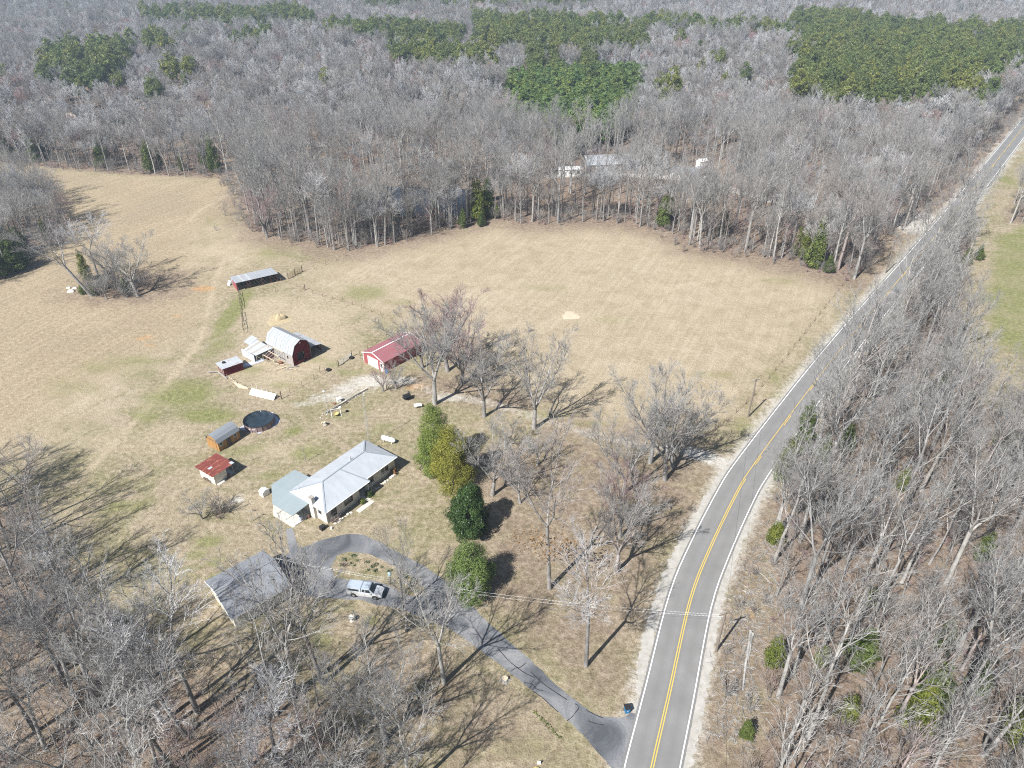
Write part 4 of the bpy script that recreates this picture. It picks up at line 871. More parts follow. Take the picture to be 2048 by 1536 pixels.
M['blue_bin'] = simple('blue_plastic', (.02, .17, .36), .12, 2, .45); M['pole_wood'] = simple('pole_wood', (.20, .17, .145), .3, 1.4, .9, streak=(4, 4, .2)); M['pool_brown'] = simple('pool_wall', (.21, .155, .155), .15, 2, .6)
M['pool_cover'] = simple('pool_cover', (.022, .032, .042), .4, 1.2, .16, 0, .8); M['tarp_blue'] = simple('tarp_pale_blue', (.45, .48, .56), .2, 1.2, .7); M['yellow'] = simple('yellow_plastic', (.62, .50, .18), .15, 3, .5)
M['pale_yellow'] = simple('faded_yellow_plastic', (.70, .66, .42), .1, 3, .55); M['rust_brown'] = simple('rust_brown', (.22, .10, .065), .3, 3, .8); M['lamp_teal'] = simple('lamp_teal', (.33, .44, .48), .12, 3, .5); M['red_shade'] = simple('brown_red_planks', (.24, .10, .085), .3, 2, .85)

def window(parent, cx, y, z0, z1, w, axis='x', out=-1, panes=2, frame=None, nm='window'):
    """recess-free casement: frame (part) > pane; axis: wall direction, out: sign of the outward normal"""
    fm = frame or M['white']; f = MB(); t = .06; d = .05
    def b(mb, a0, a1, zz0, zz1, o0, o1):
        lo, hi = sorted((y + out * o0, y + out * o1))
        mb.bx(a0, a1, lo, hi, zz0, zz1) if axis == 'x' else mb.bx(lo, hi, a0, a1, zz0, zz1)
    x0, x1 = cx - w / 2, cx + w / 2
    b(f, x0 - t, x1 + t, z0 - t, z0, .0, d + .03); b(f, x0 - t, x1 + t, z1, z1 + t, .0, d); b(f, x0 - t, x0, z0, z1, 0, d); b(f, x1, x1 + t, z0, z1, 0, d)
    for k in range(1, panes): xm = x0 + (x1 - x0) * k / panes; b(f, xm - .03, xm + .03, z0, z1, 0, d - .006)
    fo = f.build(nm, fm, parent)
    for k in range(panes):
        a0 = x0 + (x1 - x0) * k / panes + (.03 if k else 0); a1 = x0 + (x1 - x0) * (k + 1) / panes - (.03 if k < panes - 1 else 0)
        p = MB(); b(p, a0, a1, z0, z1, .004, .018); p.build('pane', M['glass'], fo)
    return fo
def roof_shell(faces, outline, drop=.16):
    m = MB()
    for f in faces: m.add(f, [tuple(range(len(f)))])
    n = len(outline); o2 = [(p[0], p[1], p[2] - drop) for p in outline]
    for i in range(n): j = (i + 1) % n; m.add([o2[i], o2[j], outline[j], outline[i]], [(0, 1, 2, 3)])
    m.add(o2, [tuple(reversed(range(n)))]); return m
def roof_sheets(parent, mat_list, a, b, c, d, n, th=.035, seed=0, name='roof_sheet', lap=0.0):
    """slope a-b (eave) to d-c (ridge) cut in n sheets, each a thin slab of its own"""
    r = rnd(seed); a, b, c, d = map(Vector, (a, b, c, d)); nrm = (b - a).cross(d - a).normalized()
    for k in range(n):
        t0, t1 = k / n, (k + 1) / n - .004; q = [a.lerp(b, t0), a.lerp(b, t1), d.lerp(c, t1), d.lerp(c, t0)]; up = nrm * (r.uniform(0, .012)); q = [p + up for p in q]
        m = MB(); m.prism([tuple(p - nrm * th) for p in q], nrm * th); m.build(name, mat_list[r.randrange(len(mat_list))] if not callable(mat_list) else mat_list(k), parent)

# ------------------------------------------------------------------ ranch house
HZ = 2.9; house = thing('ranch_house', 'long cream ranch house with white hipped metal roof beside the propane tank', 'house', (-29.9, 83.9, 0), math.radians(53.7))
A, N1, N2, B_, C_, D_ = (0, -.1, HZ), (9.75, -.1, HZ), (9.75, .75, HZ), (17.3, .75, HZ), (17.3, 8.9, HZ), (0, 8.9, HZ)
R1, R2, R3 = (3.75, 4.6, 4.55), (7.6, 4.75, 4.55), (13.4, 4.85, 4.55)
wl = MB(); e = .45
wl.bx(e, 7.65, .42, 8.45, 0, 2.72); wl.bx(7.65, 9.7, 1.9, 8.44, 0, 2.72); wl.bx(9.7, 16.85, 1.2, 8.45, 0, 2.72); wl.build('wall', M['brick_cream'], house)
fd = MB(); fd.bx(e - .03, 7.68, .39, 8.48, -.1, .28); fd.bx(9.67, 16.88, 1.17, 8.48, -.1, .28); fd.build('foundation', M['concrete'], house)
rf = roof_shell([(A, N1, R2, R1), (N1, N2, R2), (N2, B_, R3, R2), (B_, C_, R3), (C_, D_, R1, R2, R3), (D_, A, R1)], [A, N1, N2, B_, C_, D_]).build('roof', M['roof_white'], house)
for p, q in ((A, R1), (D_, R1), (R1, R2), (R2, R3), (R2, N1), (R3, B_), (R3, C_)):
    MB().beam((p[0], p[1], p[2] + .025), (q[0], q[1], q[2] + .025), .26, .05).build('ridge_cap', M['ridge_grey'], rf)
MB().lathe([(.10, 0), (.10, .75), (.17, .78), (.17, .9), (.06, .98)], 10, (10.5, 5.15, 4.3)).build('vent_pipe', M['galv'], rf)
MB().bx(10.32, 10.68, 4.97, 5.33, 4.2, 4.72).build('vent_base', M['galv'], rf)
ch = MB(); ch.bx(-.02, .44, 2.85, 3.85, 0, 3.0); ch.bx(.02, .62, 3.0, 3.7, 3.0, 4.25); ch.build('chimney', M['brick_cream'], house)
MB().bx(-.04, .68, 2.94, 3.76, 4.25, 4.36).build('chimney_cap', M['brick_grey'], house)
mst = MB(); mst.path([(1.1, 7.4, 3.2), (1.1, 7.4, 4.7)], .035, 6); mst.path([(1.1, 7.4, 3.9), (1.6, 6.8, 3.5)], .02, 5); mst.build('service_mast', M['galv'], house)
for cx, w, z0, z1 in ((2.0, 1.0, .75, 2.2), (5.2, 1.7, 1.05, 2.15)): window(house, cx, .42, z0, z1, w, 'x', -1, 2, M['dark_wood'])
for cx, w in ((10.9, 1.6), (14.4, 1.8)): window(house, cx, 1.2, .95, 2.2, w, 'x', -1, 2)
window(house, 1.9, e, 1.3, 2.1, .8, 'y', -1, 1); window(house, 6.2, e, .9, 2.1, 1.3, 'y', -1, 2)
for cx in (3.0, 8.0, 12.0, 15.0): window(house, cx, 8.45, 1.0, 2.1, 1.3, 'x', 1, 2)
dr = MB(); dr.bx(8.2, 9.15, 1.86, 1.9, .3, 2.35); dr.build('front_door', M['dark_wood'], house); MB().bx(8.95, 9.02, 1.80, 1.86, 1.25, 1.38).build('door_handle', M['chrome'], house.children[-1])
st = MB(); st.bx(7.68, 9.66, .1, 1.88, -.1, .3); st.build('porch_floor', M['pale_stone'], house)
for k in range(3): MB().bx(7.75, 8.75, -.25 - .36 * k - .36 + .36, .1 - .36 * k - .004, -.1, .24 - .07 * k).build('step', M['pale_stone'], house)
MB().bx(5.3, 8.7, -1.95, -1.0, -.05, .06).build('front_walk', M['concrete'], house)
MB().path([(9.5, .2, .0), (9.5, .2, 2.72)], .06, 8).build('porch_post', M['white'], house)
rl = MB(); rl.path([(9.6, -.3, .9), (10.9, .7, .9)], .03, 6); rl.path([(9.6, -.3, 0), (9.6, -.3, .9)], .03, 6); rl.path([(10.9, .7, 0), (10.9, .7, .9)], .03, 6); rl.build('handrail', M['white'], house)
gt = MB(); gt.beam((9.8, .70, HZ - .06), (17.25, .70, HZ - .06), .1, .1); gt.beam((.02, -.15, HZ - .06), (9.7, -.15, HZ - .06), .1, .1); gt.build('gutter', M['white'], house)
# patio cover wrapped round the end of the house
zi, zo = 2.66, 2.48; p1, p2, p3, p4 = (-3.2, 4.1, zo), (-3.3, 9.0, zo), (-.4, 13.0, zo), (4.5, 12.95, zo); i1, i2, i3 = (.2, 4.1, zi), (.2, 8.6, zi), (4.6, 8.6, zi)
pc = roof_shell([(p1, i1, i2, p2), (p2, i2, p3), (p3, i2, i3, p4)], [p1, i1, i2, i3, p4, p3, p2], .12).build('patio_roof', M['roof_sage'], house)
for p in ((-3.05, 4.3), (-3.1, 8.9), (-.35, 12.75), (4.3, 12.75), (2.0, 12.78), (-3.08, 6.6)): MB().path([(p[0], p[1], 0), (p[0], p[1], 2.4)], .05, 6).build('patio_post', M['white'], house)
MB().prism([(-3.5, 4.2, 0), (.44, 4.2, 0), (.44, 8.46, 0), (4.5, 8.46, 0), (4.5, 13.1, 0), (-.5, 13.1, 0), (-3.6, 9.1, 0)], (0, 0, .07)).build('patio_slab', M['concrete'], house)
def bed(n, seed, x0, x1, y0, y1):
    r = rnd(seed)
    for k in range(n):
        s = r.uniform(.14, .3); m = MB(); m.lathe([(s * .7, 0), (s, s * .35), (s * .6, s * .7)], 7); o = m.build('edging_stone', M['pale_stone'], house, (x0 + (x1 - x0) * (k + r.uniform(0, .5)) / n, r.uniform(y0, y1), -.02), r.uniform(0, 6)); o.scale.x = 1.4
bed(12, 4, 9.9, 16.8, .1, .35); bed(7, 5, 1.0, 5.0, -.7, -.5)
def bush(name, px, h, w, m, label, seed, per=18, n=30, cat='shrub', group=None):
    x, y = G(*px); V_, q_ = evergreen(seed, h, lambda t: w * max(.1, math.sin(math.pi * (.15 + .8 * t))), n, per, .13, .2, .05); o = np_obj(name, np_mesh(name, V_, q_, [M[m]])); o.location = (x, y, 0); return tag(o, label, cat, group)
bush('clipped_shrub', (726, 1006), .9, .5, 'leaf_cedar', 'small clipped green bush at the head of the front walk', 1)
bush('clipped_shrub', (737, 993), 1.3, .6, 'leaf_cedar', 'taller green bush beside the front steps', 2)
bush('clipped_shrub', (789, 946), 1.1, .6, 'leaf_brown', 'brown winter bush by the far corner of the house', 3)
def bare_bush(px, s, i, label, sxy=1.0, group=None, name='bare_shrub'):
    x, y = G(*px); o = np_obj(name, SHRUB[i]); o.location = (x, y, 0); o.scale = (s * sxy, s * sxy, s); o.rotation_euler = (0, 0, R.uniform(0, 6)); return tag(o, label, 'shrub', group)
bare_bush((672, 1046), .75, 3, 'round reddish bare bush at the near corner of the house', 1.2); bare_bush((665, 1046), .6, 0, 'thin bare bush against the end of the house', 1)
for k, (px, s) in enumerate([((432, 1030), 1.0), ((446, 1026), .95), ((458, 1024), .8), ((440, 1036), .7)]): bare_bush(px, s, (0, 2, 0, 3)[k], 'dark bramble in the brushy heap on the back lawn', 1.5, 'brambles of the heap')
bare_bush((688, 1130), .45, 3, 'rusty low shrub in the middle of the driveway island', 1.8); bare_bush((509, 1022), .35, 3, 'little reddish shrub beside the clothesline post', 1.3)
r = rnd(8)
for k in range(26):
    px = (r.uniform(672, 830), 0); px = (px[0], 1112 + (px[0] - 690) * .38 + r.uniform(-8, 14)) if px[0] > 700 else (px[0], r.uniform(1112, 1142)); x, y = G(*px); g = np.random.default_rng(k)
    C2 = g.normal(0, 1, (16, 3)) * np.array([.12, .12, .06]) + np.array([0, 0, .14]); o = np_obj('flower_clump', np_mesh('flower_clump', *leaves(C2, np.tile([0, 0, .4], (16, 1)), .16, g, 1.0), [M['leaf_bulb']])); o.location = (x, y, 0); s = r.uniform(.9, 1.7); o.scale = (s, s, s)
    tag(o, 'tuft of green bulb leaves on the driveway island', 'plant', 'bulb tufts on the island')
for k in range(9):
    x, y = G(1070 + k * 6, 1425 + k * 6.4); g = np.random.default_rng(60 + k); C2 = g.normal(0, 1, (14, 3)) * np.array([.14, .14, .05]) + np.array([0, 0, .1]); o = np_obj('flower_clump', np_mesh('flower_clump', *leaves(C2, np.tile([0, 0, .4], (14, 1)), .15, g, 1.0), [M['leaf_cedar']])); o.location = (x, y, 0); tag(o, 'dark tuft in the row of tufts along the lower driveway', 'plant', 'tufts along the driveway')

# ------------------------------------------------------------------ garage with grey shingle roof
gar = thing('garage', 'white garage with broad grey shingle gable roof under bare trees', 'garage', (-38.2, 63.7, 0), math.radians(42))
w_, l_ = 8.75, 8.75; ze, zr = 2.65, 4.25
wm = MB(); wm.prism([(.25, .3, 0), (.25, l_ - .3, 0), (.25, l_ - .3, ze - .05), (.25, l_ / 2, zr - .18), (.25, .3, ze - .05)], (w_ - .5, 0, 0)); wm.build('wall', M['cream_white'], gar)
rg = MB(); rg.prism([(-.1, -.15, ze - .1), (-.1, l_ / 2, zr), (-.1, l_ / 2, zr - .14), (-.1, -.15, ze - .24)], (w_ + .2, 0, 0)); rg.prism([(-.1, l_ / 2, zr), (-.1, l_ + .15, ze - .1), (-.1, l_ + .15, ze - .24), (-.1, l_ / 2, zr - .14)], (w_ + .2, 0, 0))
gr = rg.build('roof', M['shingle'], gar); MB().beam((-.1, l_ / 2, zr + .02), (w_ + .1, l_ / 2, zr + .02), .3, .04).build('ridge_cap', M['shingle'], gr)
MB().beam((-.1, -.2, ze - .2), (w_ + .1, -.2, ze - .2), .1, .12).build('gutter', M['old_wood'], gar)
rt = MB(); rt.beam((-.14, -.15, ze - .17), (-.14, l_ / 2, zr - .07), .05, .16); rt.beam((-.14, l_ / 2, zr - .07), (-.14, l_ + .15, ze - .17), .05, .16); rt.build('rake_board', M['white'], gar)
MB().bx(.19, .24, l_ / 2 - .5, l_ / 2 + .1, 1.7, 2.5).build('gable_vent', M['black'], gar)
for y0 in (.8, 4.6): MB().bx(w_ - .24, w_ - .20, y0, y0 + 3.2, .02, 2.2).build('garage_door', M['white'], gar)

# ------------------------------------------------------------------ red metal garage
rgx = thing('metal_garage', 'red metal garage with white trim and white roller door by the gravel track', 'garage', (-27.7, 130.9, 0), math.radians(50))
L2, W2, E2, P2 = 11.2, 6.9, 2.6, 3.75
wm = MB(); wm.prism([(0, .05, 0), (0, W2 - .05, 0), (0, W2 - .05, E2 - .05), (0, W2 / 2, P2 - .08), (0, .05, E2 - .05)], (L2, 0, 0)); wm.build('wall', M['red_wall'], rgx)
rm = MB(); rm.prism([(-.15, -.15, E2 - .05), (-.15, W2 / 2, P2), (-.15, W2 / 2, P2 - .07), (-.15, -.15, E2 - .12)], (L2 + .3, 0, 0)); rm.prism([(-.15, W2 / 2, P2), (-.15, W2 + .15, E2 - .05), (-.15, W2 + .15, E2 - .12), (-.15, W2 / 2, P2 - .07)], (L2 + .3, 0, 0))
rmo = rm.build('roof', M['red_metal'], rgx); MB().beam((-.16, W2 / 2, P2 + .03), (L2 + .16, W2 / 2, P2 + .03), .26, .05).build('ridge_cap', M['white'], rmo)
for xx in (-.18, L2 + .18):
    t = MB(); t.beam((xx, -.15, E2 - .08), (xx, W2 / 2, P2 - .03), .06, .2); t.beam((xx, W2 / 2, P2 - .03), (xx, W2 + .15, E2 - .08), .06, .2); t.build('rake_trim', M['white'], rgx)
for x0, y0 in ((-.02, .02), (-.02, W2 - .16), (L2 - .12, .02), (L2 - .12, W2 - .16)): MB().bx(x0, x0 + .14, y0, y0 + .14, 0, E2 - .14).build('corner_trim', M['white'], rgx)
gd = MB(); gd.bx(-.05, -.01, 1.9, 5.3, .02, 2.3); gdo = gd.build('garage_door', M['white'], rgx)
for k in range(4): MB().bx(-.075, -.052, 1.94, 5.26, .05 + k * .57, .58 + k * .57).build('door_panel', M['white'], gdo)
MB().bx(-.05, -.01, .35, 1.25, .02, 2.1).build('side_door', M['white'], rgx); MB().bx(-.075, -.052, .5, 1.1, 1.1, 1.9).build('door_pane', M['glass'], rgx.children[-1])
br = MB(); br.lathe([(.28, 0), (.3, .1), (.3, .8), (.26, .88)], 14); o = br.build('barrel', M['blue_bin'], None, (*G(774, 746), 0)); tag(o, 'blue plastic barrel at the corner of the red garage', 'barrel')

# ------------------------------------------------------------------ gambrel barn with lean-tos
barn = thing('barn', 'weathered gambrel barn with bright metal roof, red front and sagging lean-tos', 'barn', (-48.0, 133.4, 0), math.radians(52))
BW, BL, BE, BK, BP = 4.9, 9.2, 3.05, 4.9, 5.75            # local x across the front, y towards the back
prof = [(0, BE), (.75, BK), (BW / 2, BP), (BW - .75, BK), (BW, BE)]
MB().prism([(0, .08, 0)] + [(0, .08, BE)] + [(.0, BL - .1, BE)] + [(0, BL - .1, 0)], (.08, 0, 0)).build('side_wall', M['old_wood'], barn)
MB().prism([(BW, .08, 0), (BW, BL - .1, 0), (BW, BL - .1, BE), (BW, .08, BE)], (-.08, 0, 0)).build('side_wall', M['old_wood'], barn)
MB().prism([(.0, BL, 0), (BW, BL, 0)] + [(p[0], BL, p[1] - .05) for p in reversed(prof)], (0, -.09, 0)).build('back_wall', M['old_wood'], barn)
# front: vertical boards either side of a dark doorway
bw_ = .31
for k in range(int(BW / bw_)):
    x0 = k * bw_ + .02; x1 = x0 + bw_ - .025; xm = (x0 + x1) / 2; top = np.interp(xm, [p[0] for p in prof], [p[1] for p in prof]) - .12
    if 1.35 < xm < 3.0:
        MB().bx(x0, x1, .0, .07, 2.7, top).build('front_board', M['barn_red'], barn)
    else: MB().bx(x0, x1, .0, .07, 0, top).build('front_board', M['barn_red'], barn)
MB().bx(1.2, 3.1, .4, .46, 0, 2.7).build('doorway_dark', M['black'], barn); MB().bx(2.25, 2.6, -.03, -.005, 4.75, 5.0).build('gable_light', M['white'], barn)  # black sheet standing in for the shade inside the doorway
dj = MB(); dj.beam((.1, -.25, .25), (2.6, -.3, .75), .05, .5); dj.build('leaning_board', M['barn_red'], barn)
MB().bx(-.03, -.004, 1.6, 2.1, 1.35, 2.05).build('side_window', M['black'], barn)
bm = [M['galv_white']]
for (x0, z0), (x1, z1), sd in ((prof[0], prof[1], 1), (prof[1], prof[2], 2), (prof[2], prof[3], 3), (prof[3], prof[4], 4)):
    ex = -.22 if sd == 1 else 0; ez = -.4 if sd == 1 else 0
    a = (x0 + ex, -.35, z0 + ez * .6); b = (x0 + ex, BL + .1, z0 + ez * .6); c = (x1, BL + .1, z1); d = (x1, -.35, z1)
    if sd == 4: c = (x1 + .2, BL + .1, z1 - .3); d = (x1 + .2, -.35, z1 - .3)
    roof_sheets(barn, bm, b, a, d, c, 11, .03, sd)
# open lean-to on the field side
a, b, c, d = (BW - .05, -.2, 2.95), (BW - .05, BL - .6, 2.95), (BW + 3.1, BL - .6, 2.25), (BW + 3.1, -.2, 2.25)
roof_sheets(barn, lambda k: M['galv_rust'] if k == 6 else M['galv'], d, c, b, a, 9, .03, 7)
for y0 in (0, 2.9, 5.8, 8.4): MB().bx(BW + 2.85, BW + 3.0, y0, y0 + .15, 0, 2.2).build('lean_to_post', M['post_wood'], barn)
MB().bx(BW + 2.93, BW + 3.0, .2, 8.4, .3, 2.1).build('lean_to_wall', M['dark_wood'], barn); MB().bx(BW + .05, BW + 2.9, 8.3, 8.38, 0, 2.3).build('lean_to_wall', M['dark_wood'], barn)
# broken lean-to on the other side
a, b, c, d = (-.3, 6.6, 2.45), (-.3, 12.4, 2.5), (-4.2, 12.2, 1.75), (-4.0, 7.8, 1.75)
roof_sheets(barn, lambda k: (M['galv'], M['old_wood'], M['galv_rust'])[k % 3], b, a, d, c, 7, .03, 9)
MB().bx(-4.25, -4.18, 8.3, 13.0, 0, 1.75).build('tin_wall', M['tarp_blue'], barn)
a, b, c, d = (.1, 12.6, 2.6), (.1, 15.0, 2.7), (-2.2, 15.0, 2.0), (-2.2, 12.6, 1.9); roof_sheets(barn, [M['galv'], M['galv_white']], b, a, d, c, 5, .03, 10, lap=.1)
for k in range(5): MB().beam((-.15, 2.9 + k * .85, 2.6), (-2.6, 3.3 + k * .9, 1.5), .09, .09).build('bare_rafter', M['old_wood'], barn)
for p, q in (((-2.65, 3.1, 1.52), (-2.65, 7.2, 1.6)), ((-.2, 3.0, 2.66), (-.2, 6.6, 2.66)), ((-1.4, 3.1, 2.1), (-1.4, 6.8, 2.15))): MB().beam(p, q, .1, .12).build('purlin', M['tan_board'], barn)
for x0, y0 in ((-2.6, 3.2), (-2.7, 4.6), (-2.6, 6.0), (-2.7, 7.3), (-3.9, 8.0)): MB().path([(x0, y0, 0), (x0 + .05, y0, 1.55)], .06, 6).build('lean_to_post', M['old_wood'], barn)
MB().bx(-2.5, -.5, 6.4, 6.5, .2, 1.7).build('lean_to_wall', M['red_shade'], barn); r = rnd(3)
for k in range(9):
    x, y = G(570 + r.uniform(-12, 18), 735 + r.uniform(-6, 6)); o = MB().beam((-r.uniform(.8, 1.6), 0, .06 + .015 * k), (r.uniform(.8, 1.6), 0, .1 + .015 * k), .16, .035).build('loose_plank', M['tan_board'] if k % 2 else M['old_wood'], None, (x, y, 0), r.uniform(-.6, .9)); tag(o, 'grey plank in the loose pile before the barn corner', 'plank', 'loose planks by the barn')
o = MB().path([(-.45, 0, .3), (.45, 0, .3)], .3, 14).build('drum', M['rust_brown'], None, (*G(562, 727), 0), math.radians(-30)); tag(o, 'rusty steel drum lying against the barn side', 'drum')
o = MB().bx(-.7, .7, -3.2, 3.2, .02, .06).build('tin_sheet', M['tarp_blue'], None, (*G(500, 728), 0), math.radians(-52)); tag(o, 'pale sheet metal strip laid between the barn and small shed', 'sheet')

# ------------------------------------------------------------------ small red shed
ss = thing('animal_shed', 'small dark red shed with patched tin roof beside the barnyard', 'shed', (-61.9, 129.2, 0), math.radians(40)); W, L, z1_, z2_ = 4.3, 3.5, 1.95, 1.75
MB().bx(.05, W - .05, .05, .12, 0, z1_ - .05).build('front_wall', M['barn_red'], ss); MB().bx(.05, W - .05, L - .12, L - .05, 0, z2_ - .05).build('back_wall', M['old_wood'], ss)
for k in range(9): MB().bx(0, .06, .08 + k * .37, .08 + k * .37 + .34, 0, z2_ - .04).build('wall_board', (M['old_wood'], M['barn_red'], M['red_shade'])[k % 3], ss)
MB().bx(W - .06, W, .05, L - .05, 0, z2_ - .05).build('side_wall', M['barn_red'], ss)
roof_sheets(ss, lambda k: M['galv_rust'] if k in (3, 4) else M['galv'], (-.3, -.2, z1_ + .05), (W + .2, -.2, z1_ + .05), (W + .2, L + .2, z2_ + .03), (-.3, L + .2, z2_ + .03), 6, .03, 3)
o = MB().lathe([(.16, .0), (.36, .0), (.40, .1), (.36, .2), (.18, .2)], 16).build('tyre', M['rubber'], None, (-62.6, 131.8, 1.93)); tag(o, 'old tyre lying on the small shed roof', 'tyre')
for px0, px1, lab in (((415, 747), (437, 745), 'long pale board lying along the small shed'), ((437, 746), (454, 759), 'long pale board slanting away from the small shed')):
    a = G(*px0); b = G(*px1); o = MB().beam((0, 0, .35), (b[0] - a[0], b[1] - a[1], .2), .3, .08).build('board', M['old_wood'], None, (*a, 0)); tag(o, lab, 'board')

# ------------------------------------------------------------------ long open pole shed
ls = thing('pole_shed', 'long open-fronted livestock shed with pale tin roof at the paddock fence', 'shed', (-72.9, 171.6, 0), math.radians(33)); W, L = 11.0, 5.4
MB().bx(.05, W, L - .1, L, 0, 1.75).build('back_wall', M['dark_wood'], ss if False else ls)
for k in range(11): MB().bx(0, .06, .1 + k * .48, .1 + k * .48 + .45, .0, 1.75 + (L - k * .48) / L * .6).build('end_board', M['red_wall'] if k < 9 else M['tarp_blue'], ls)
MB().bx(W - .06, W, .1, L, 0, 1.8).build('end_wall', M['dark_wood'], ls)
for x0 in (.05, 2.8, 3.5, 6.6, 9.0, W - .2): MB().bx(x0, x0 + .16, .05, .21, 0, 2.2).build('front_post', M['red_shade'], ls)
MB().beam((0, .13, 2.28), (W, .13, 2.28), .08, .16).build('front_beam', M['post_wood'], ls)
roof_sheets(ls, lambda k: M['galv_rust'] if k in (2, 4) else M['galv_white'], (-.2, -.5, 2.52), (W + .2, -.5, 2.52), (W + .2, L + .2, 1.98), (-.2, L + .2, 1.98), 13, .03, 4)
o = MB().beam((0, 0, .9), (.6, .35, .02), .9, .04).build('tin_sheet', M['tarp_blue'], None, (*G(560, 560), 0)); tag(o, 'loose tin sheet leaning by the end of the open shed', 'sheet')
o = MB().beam((0, 0, 1.2), (-.3, -.7, .02), .9, .04).build('tin_sheet', M['tarp_blue'], None, (*G(461, 569), 0)); tag(o, 'bent tin sheet against the red end of the open shed', 'sheet')

# ------------------------------------------------------------------ stained wooden shed
ws = thing('garden_shed', 'stained wooden shed with grey barrel-shaped metal roof near the pool', 'shed', (-54.0, 103.2, 0), math.radians(58)); W, L = 3.25, 4.9        # x along the length here
pr = [(0, 1.95), (.35, 2.55), (1.05, 3.0), (W / 2, 3.15), (W - 1.05, 3.0), (W - .35, 2.55), (W, 1.95)]
MB().prism([(.05, 0, .08)] + [(.05, W, .08)] + [(.05, p[0], p[1] - .04) for p in reversed(pr)], (L - .1, 0, 0)).build('wall', M['stain_wood'], ws)
for i in range(6): 
    m = MB(); (y0, a0), (y1, a1) = pr[i], pr[i + 1]; m.prism([(-.1, y0 - (.08 if i == 0 else 0), a0 - (.12 if i == 0 else 0)), (-.1, y1 + (.08 if i == 5 else 0), a1 - (.12 if i == 5 else 0)), (-.1, y1 + (.08 if i == 5 else 0), a1 + .05 - (.12 if i == 5 else 0)), (-.1, y0 - (.08 if i == 0 else 0), a0 + .05 - (.12 if i == 0 else 0))], (L + .2, 0, 0)); m.build('roof_panel', M['shed_roof'], ws)
for x0 in (.7, 3.9): window(ws, x0, 0.0, 1.15, 1.75, .55, 'x', -1, 1)
db = MB(); db.bx(-.0, .045, .6, W - .6, .12, 2.0); db.build('double_door', M['stain_wood'], ws); MB().bx(1.9, 2.8, -.03, 0, .12, 1.85).build('side_door', M['dark_wood'], ws)
tb = MB(); tb.bx(.0, .035, .08, W - .08, 2.05, 2.17); tb.build('door_beam', M['dark_wood'], ws)
for y0 in (.25, W - .4): MB().bx(.1, L - .1, y0, y0 + .15, 0, .08).build('skid', M['dark_wood'], ws)

# ------------------------------------------------------------------ white shed with rusted red roof
rs = thing('wash_shed', 'small white block shed with rusty red tin roof and open porch end', 'shed', (-51.5, 93.9, 0), math.radians(57)); W, L = 4.2, 4.1
wb = MB(); wb.bx(.1, .22, .1, L - .1, 0, 2.05); wb.bx(.22, 2.5, L - .22, L - .1, 0, 2.05); wb.bx(2.5, 2.62, .1, L - .1, 0, 2.05); wb.bx(.22, 2.5, .1, .22, 0, 2.12); wb.build('wall', M['cream_white'], rs)
for x0 in (3.9,):
    for y0 in (.15, 2.0, 3.85): MB().bx(x0, x0 + .1, y0, y0 + .1, 0, 2.1).build('porch_post', M['old_wood'], rs)
MB().bx(2.6, 4.1, .05, L - .1, -.05, .06).build('porch_slab', M['concrete'], rs); MB().bx(.3, 1.9, -.55, .05, -.05, .08).build('step_slab', M['concrete'], rs)
roof_sheets(rs, [M['rust_red'], M['rust_red'], M['rust_red']], (-.35, -.3, 2.2), (4.25, -.3, 2.2), (4.25, L + .35, 2.42), (-.35, L + .35, 2.42), 6, .03, 6)
MB().bx(.6, 1.35, 1.7, 2.2, 2.345, 2.36).build('roof_patch', M['galv'], rs); MB().bx(3.7, 4.3, -.3, .5, 2.27, 2.285).build('roof_patch', M['galv'], rs)
for y0, s in ((2.9, .32), (2.2, .34), (1.5, .26)):
    m = MB(); n = 18
    for ri, ro in ((s * .75, s),): m.lathe([(ri, 0), (ro, .0), (ro, .05), (ri, .05)], n)
    o = m.build('wheel', M['dark_wood'], None); o.rotation_euler = (0, -math.pi / 2 + .12, math.radians(57)); q = Matrix.Rotation(math.radians(57), 3, 'Z') @ Vector((-.02, y0, s)); o.location = (-51.5 + q.x, 93.9 + q.y, q.z); tag(o, 'old iron wheel leaning on the white shed wall', 'wheel', 'wheels against the white shed')
o = MB().lathe([(.2, 0), (.34, .25), (.36, .4)], 12).build('tub', M['rust_brown'], None, (*G(457, 953), 0)); tag(o, 'brown tub by the porch of the rusty-roofed shed', 'tub')

# ------------------------------------------------------------------ pool
pool = thing('swimming_pool', 'round above-ground pool with brown walls under a dark sagging cover', 'pool', (*G(519, 848), 0)); PR = 2.85; npan = 18
for k in range(npan):
    a0 = 2 * math.pi * k / npan + .02; a1 = 2 * math.pi * (k + 1) / npan - .02; m = MB()
    m.add([(PR * math.cos(a), PR * math.sin(a), z) for a in (a0, a1) for z in (0, 1.2)] + [((PR - .04) * math.cos(a), (PR - .04) * math.sin(a), z) for a in (a0, a1) for z in (0, 1.2)], [(0, 2, 3, 1), (4, 5, 7, 6), (1, 3, 7, 5), (0, 4, 6, 2), (0, 1, 5, 4), (2, 6, 7, 3)]); m.build('wall_panel', M['pool_brown'], pool)
    a = 2 * math.pi * k / npan; MB().path([(PR * math.cos(a), PR * math.sin(a), 0), (PR * math.cos(a), PR * math.sin(a), 1.24)], .05, 6).build('post', M['black'], pool)
MB().path([(PR * math.cos(2 * math.pi * k / 48), PR * math.sin(2 * math.pi * k / 48), 1.22) for k in range(49)], .05, 6, cap=False).build('rim', M['black'], pool)
m = MB(); rings = [(2.82, 1.2), (2.7, .95), (2.45, .72), (2.1, .62), (1.4, .58), (.7, .57), (.02, .57)]; n = 48; r = rnd(6)
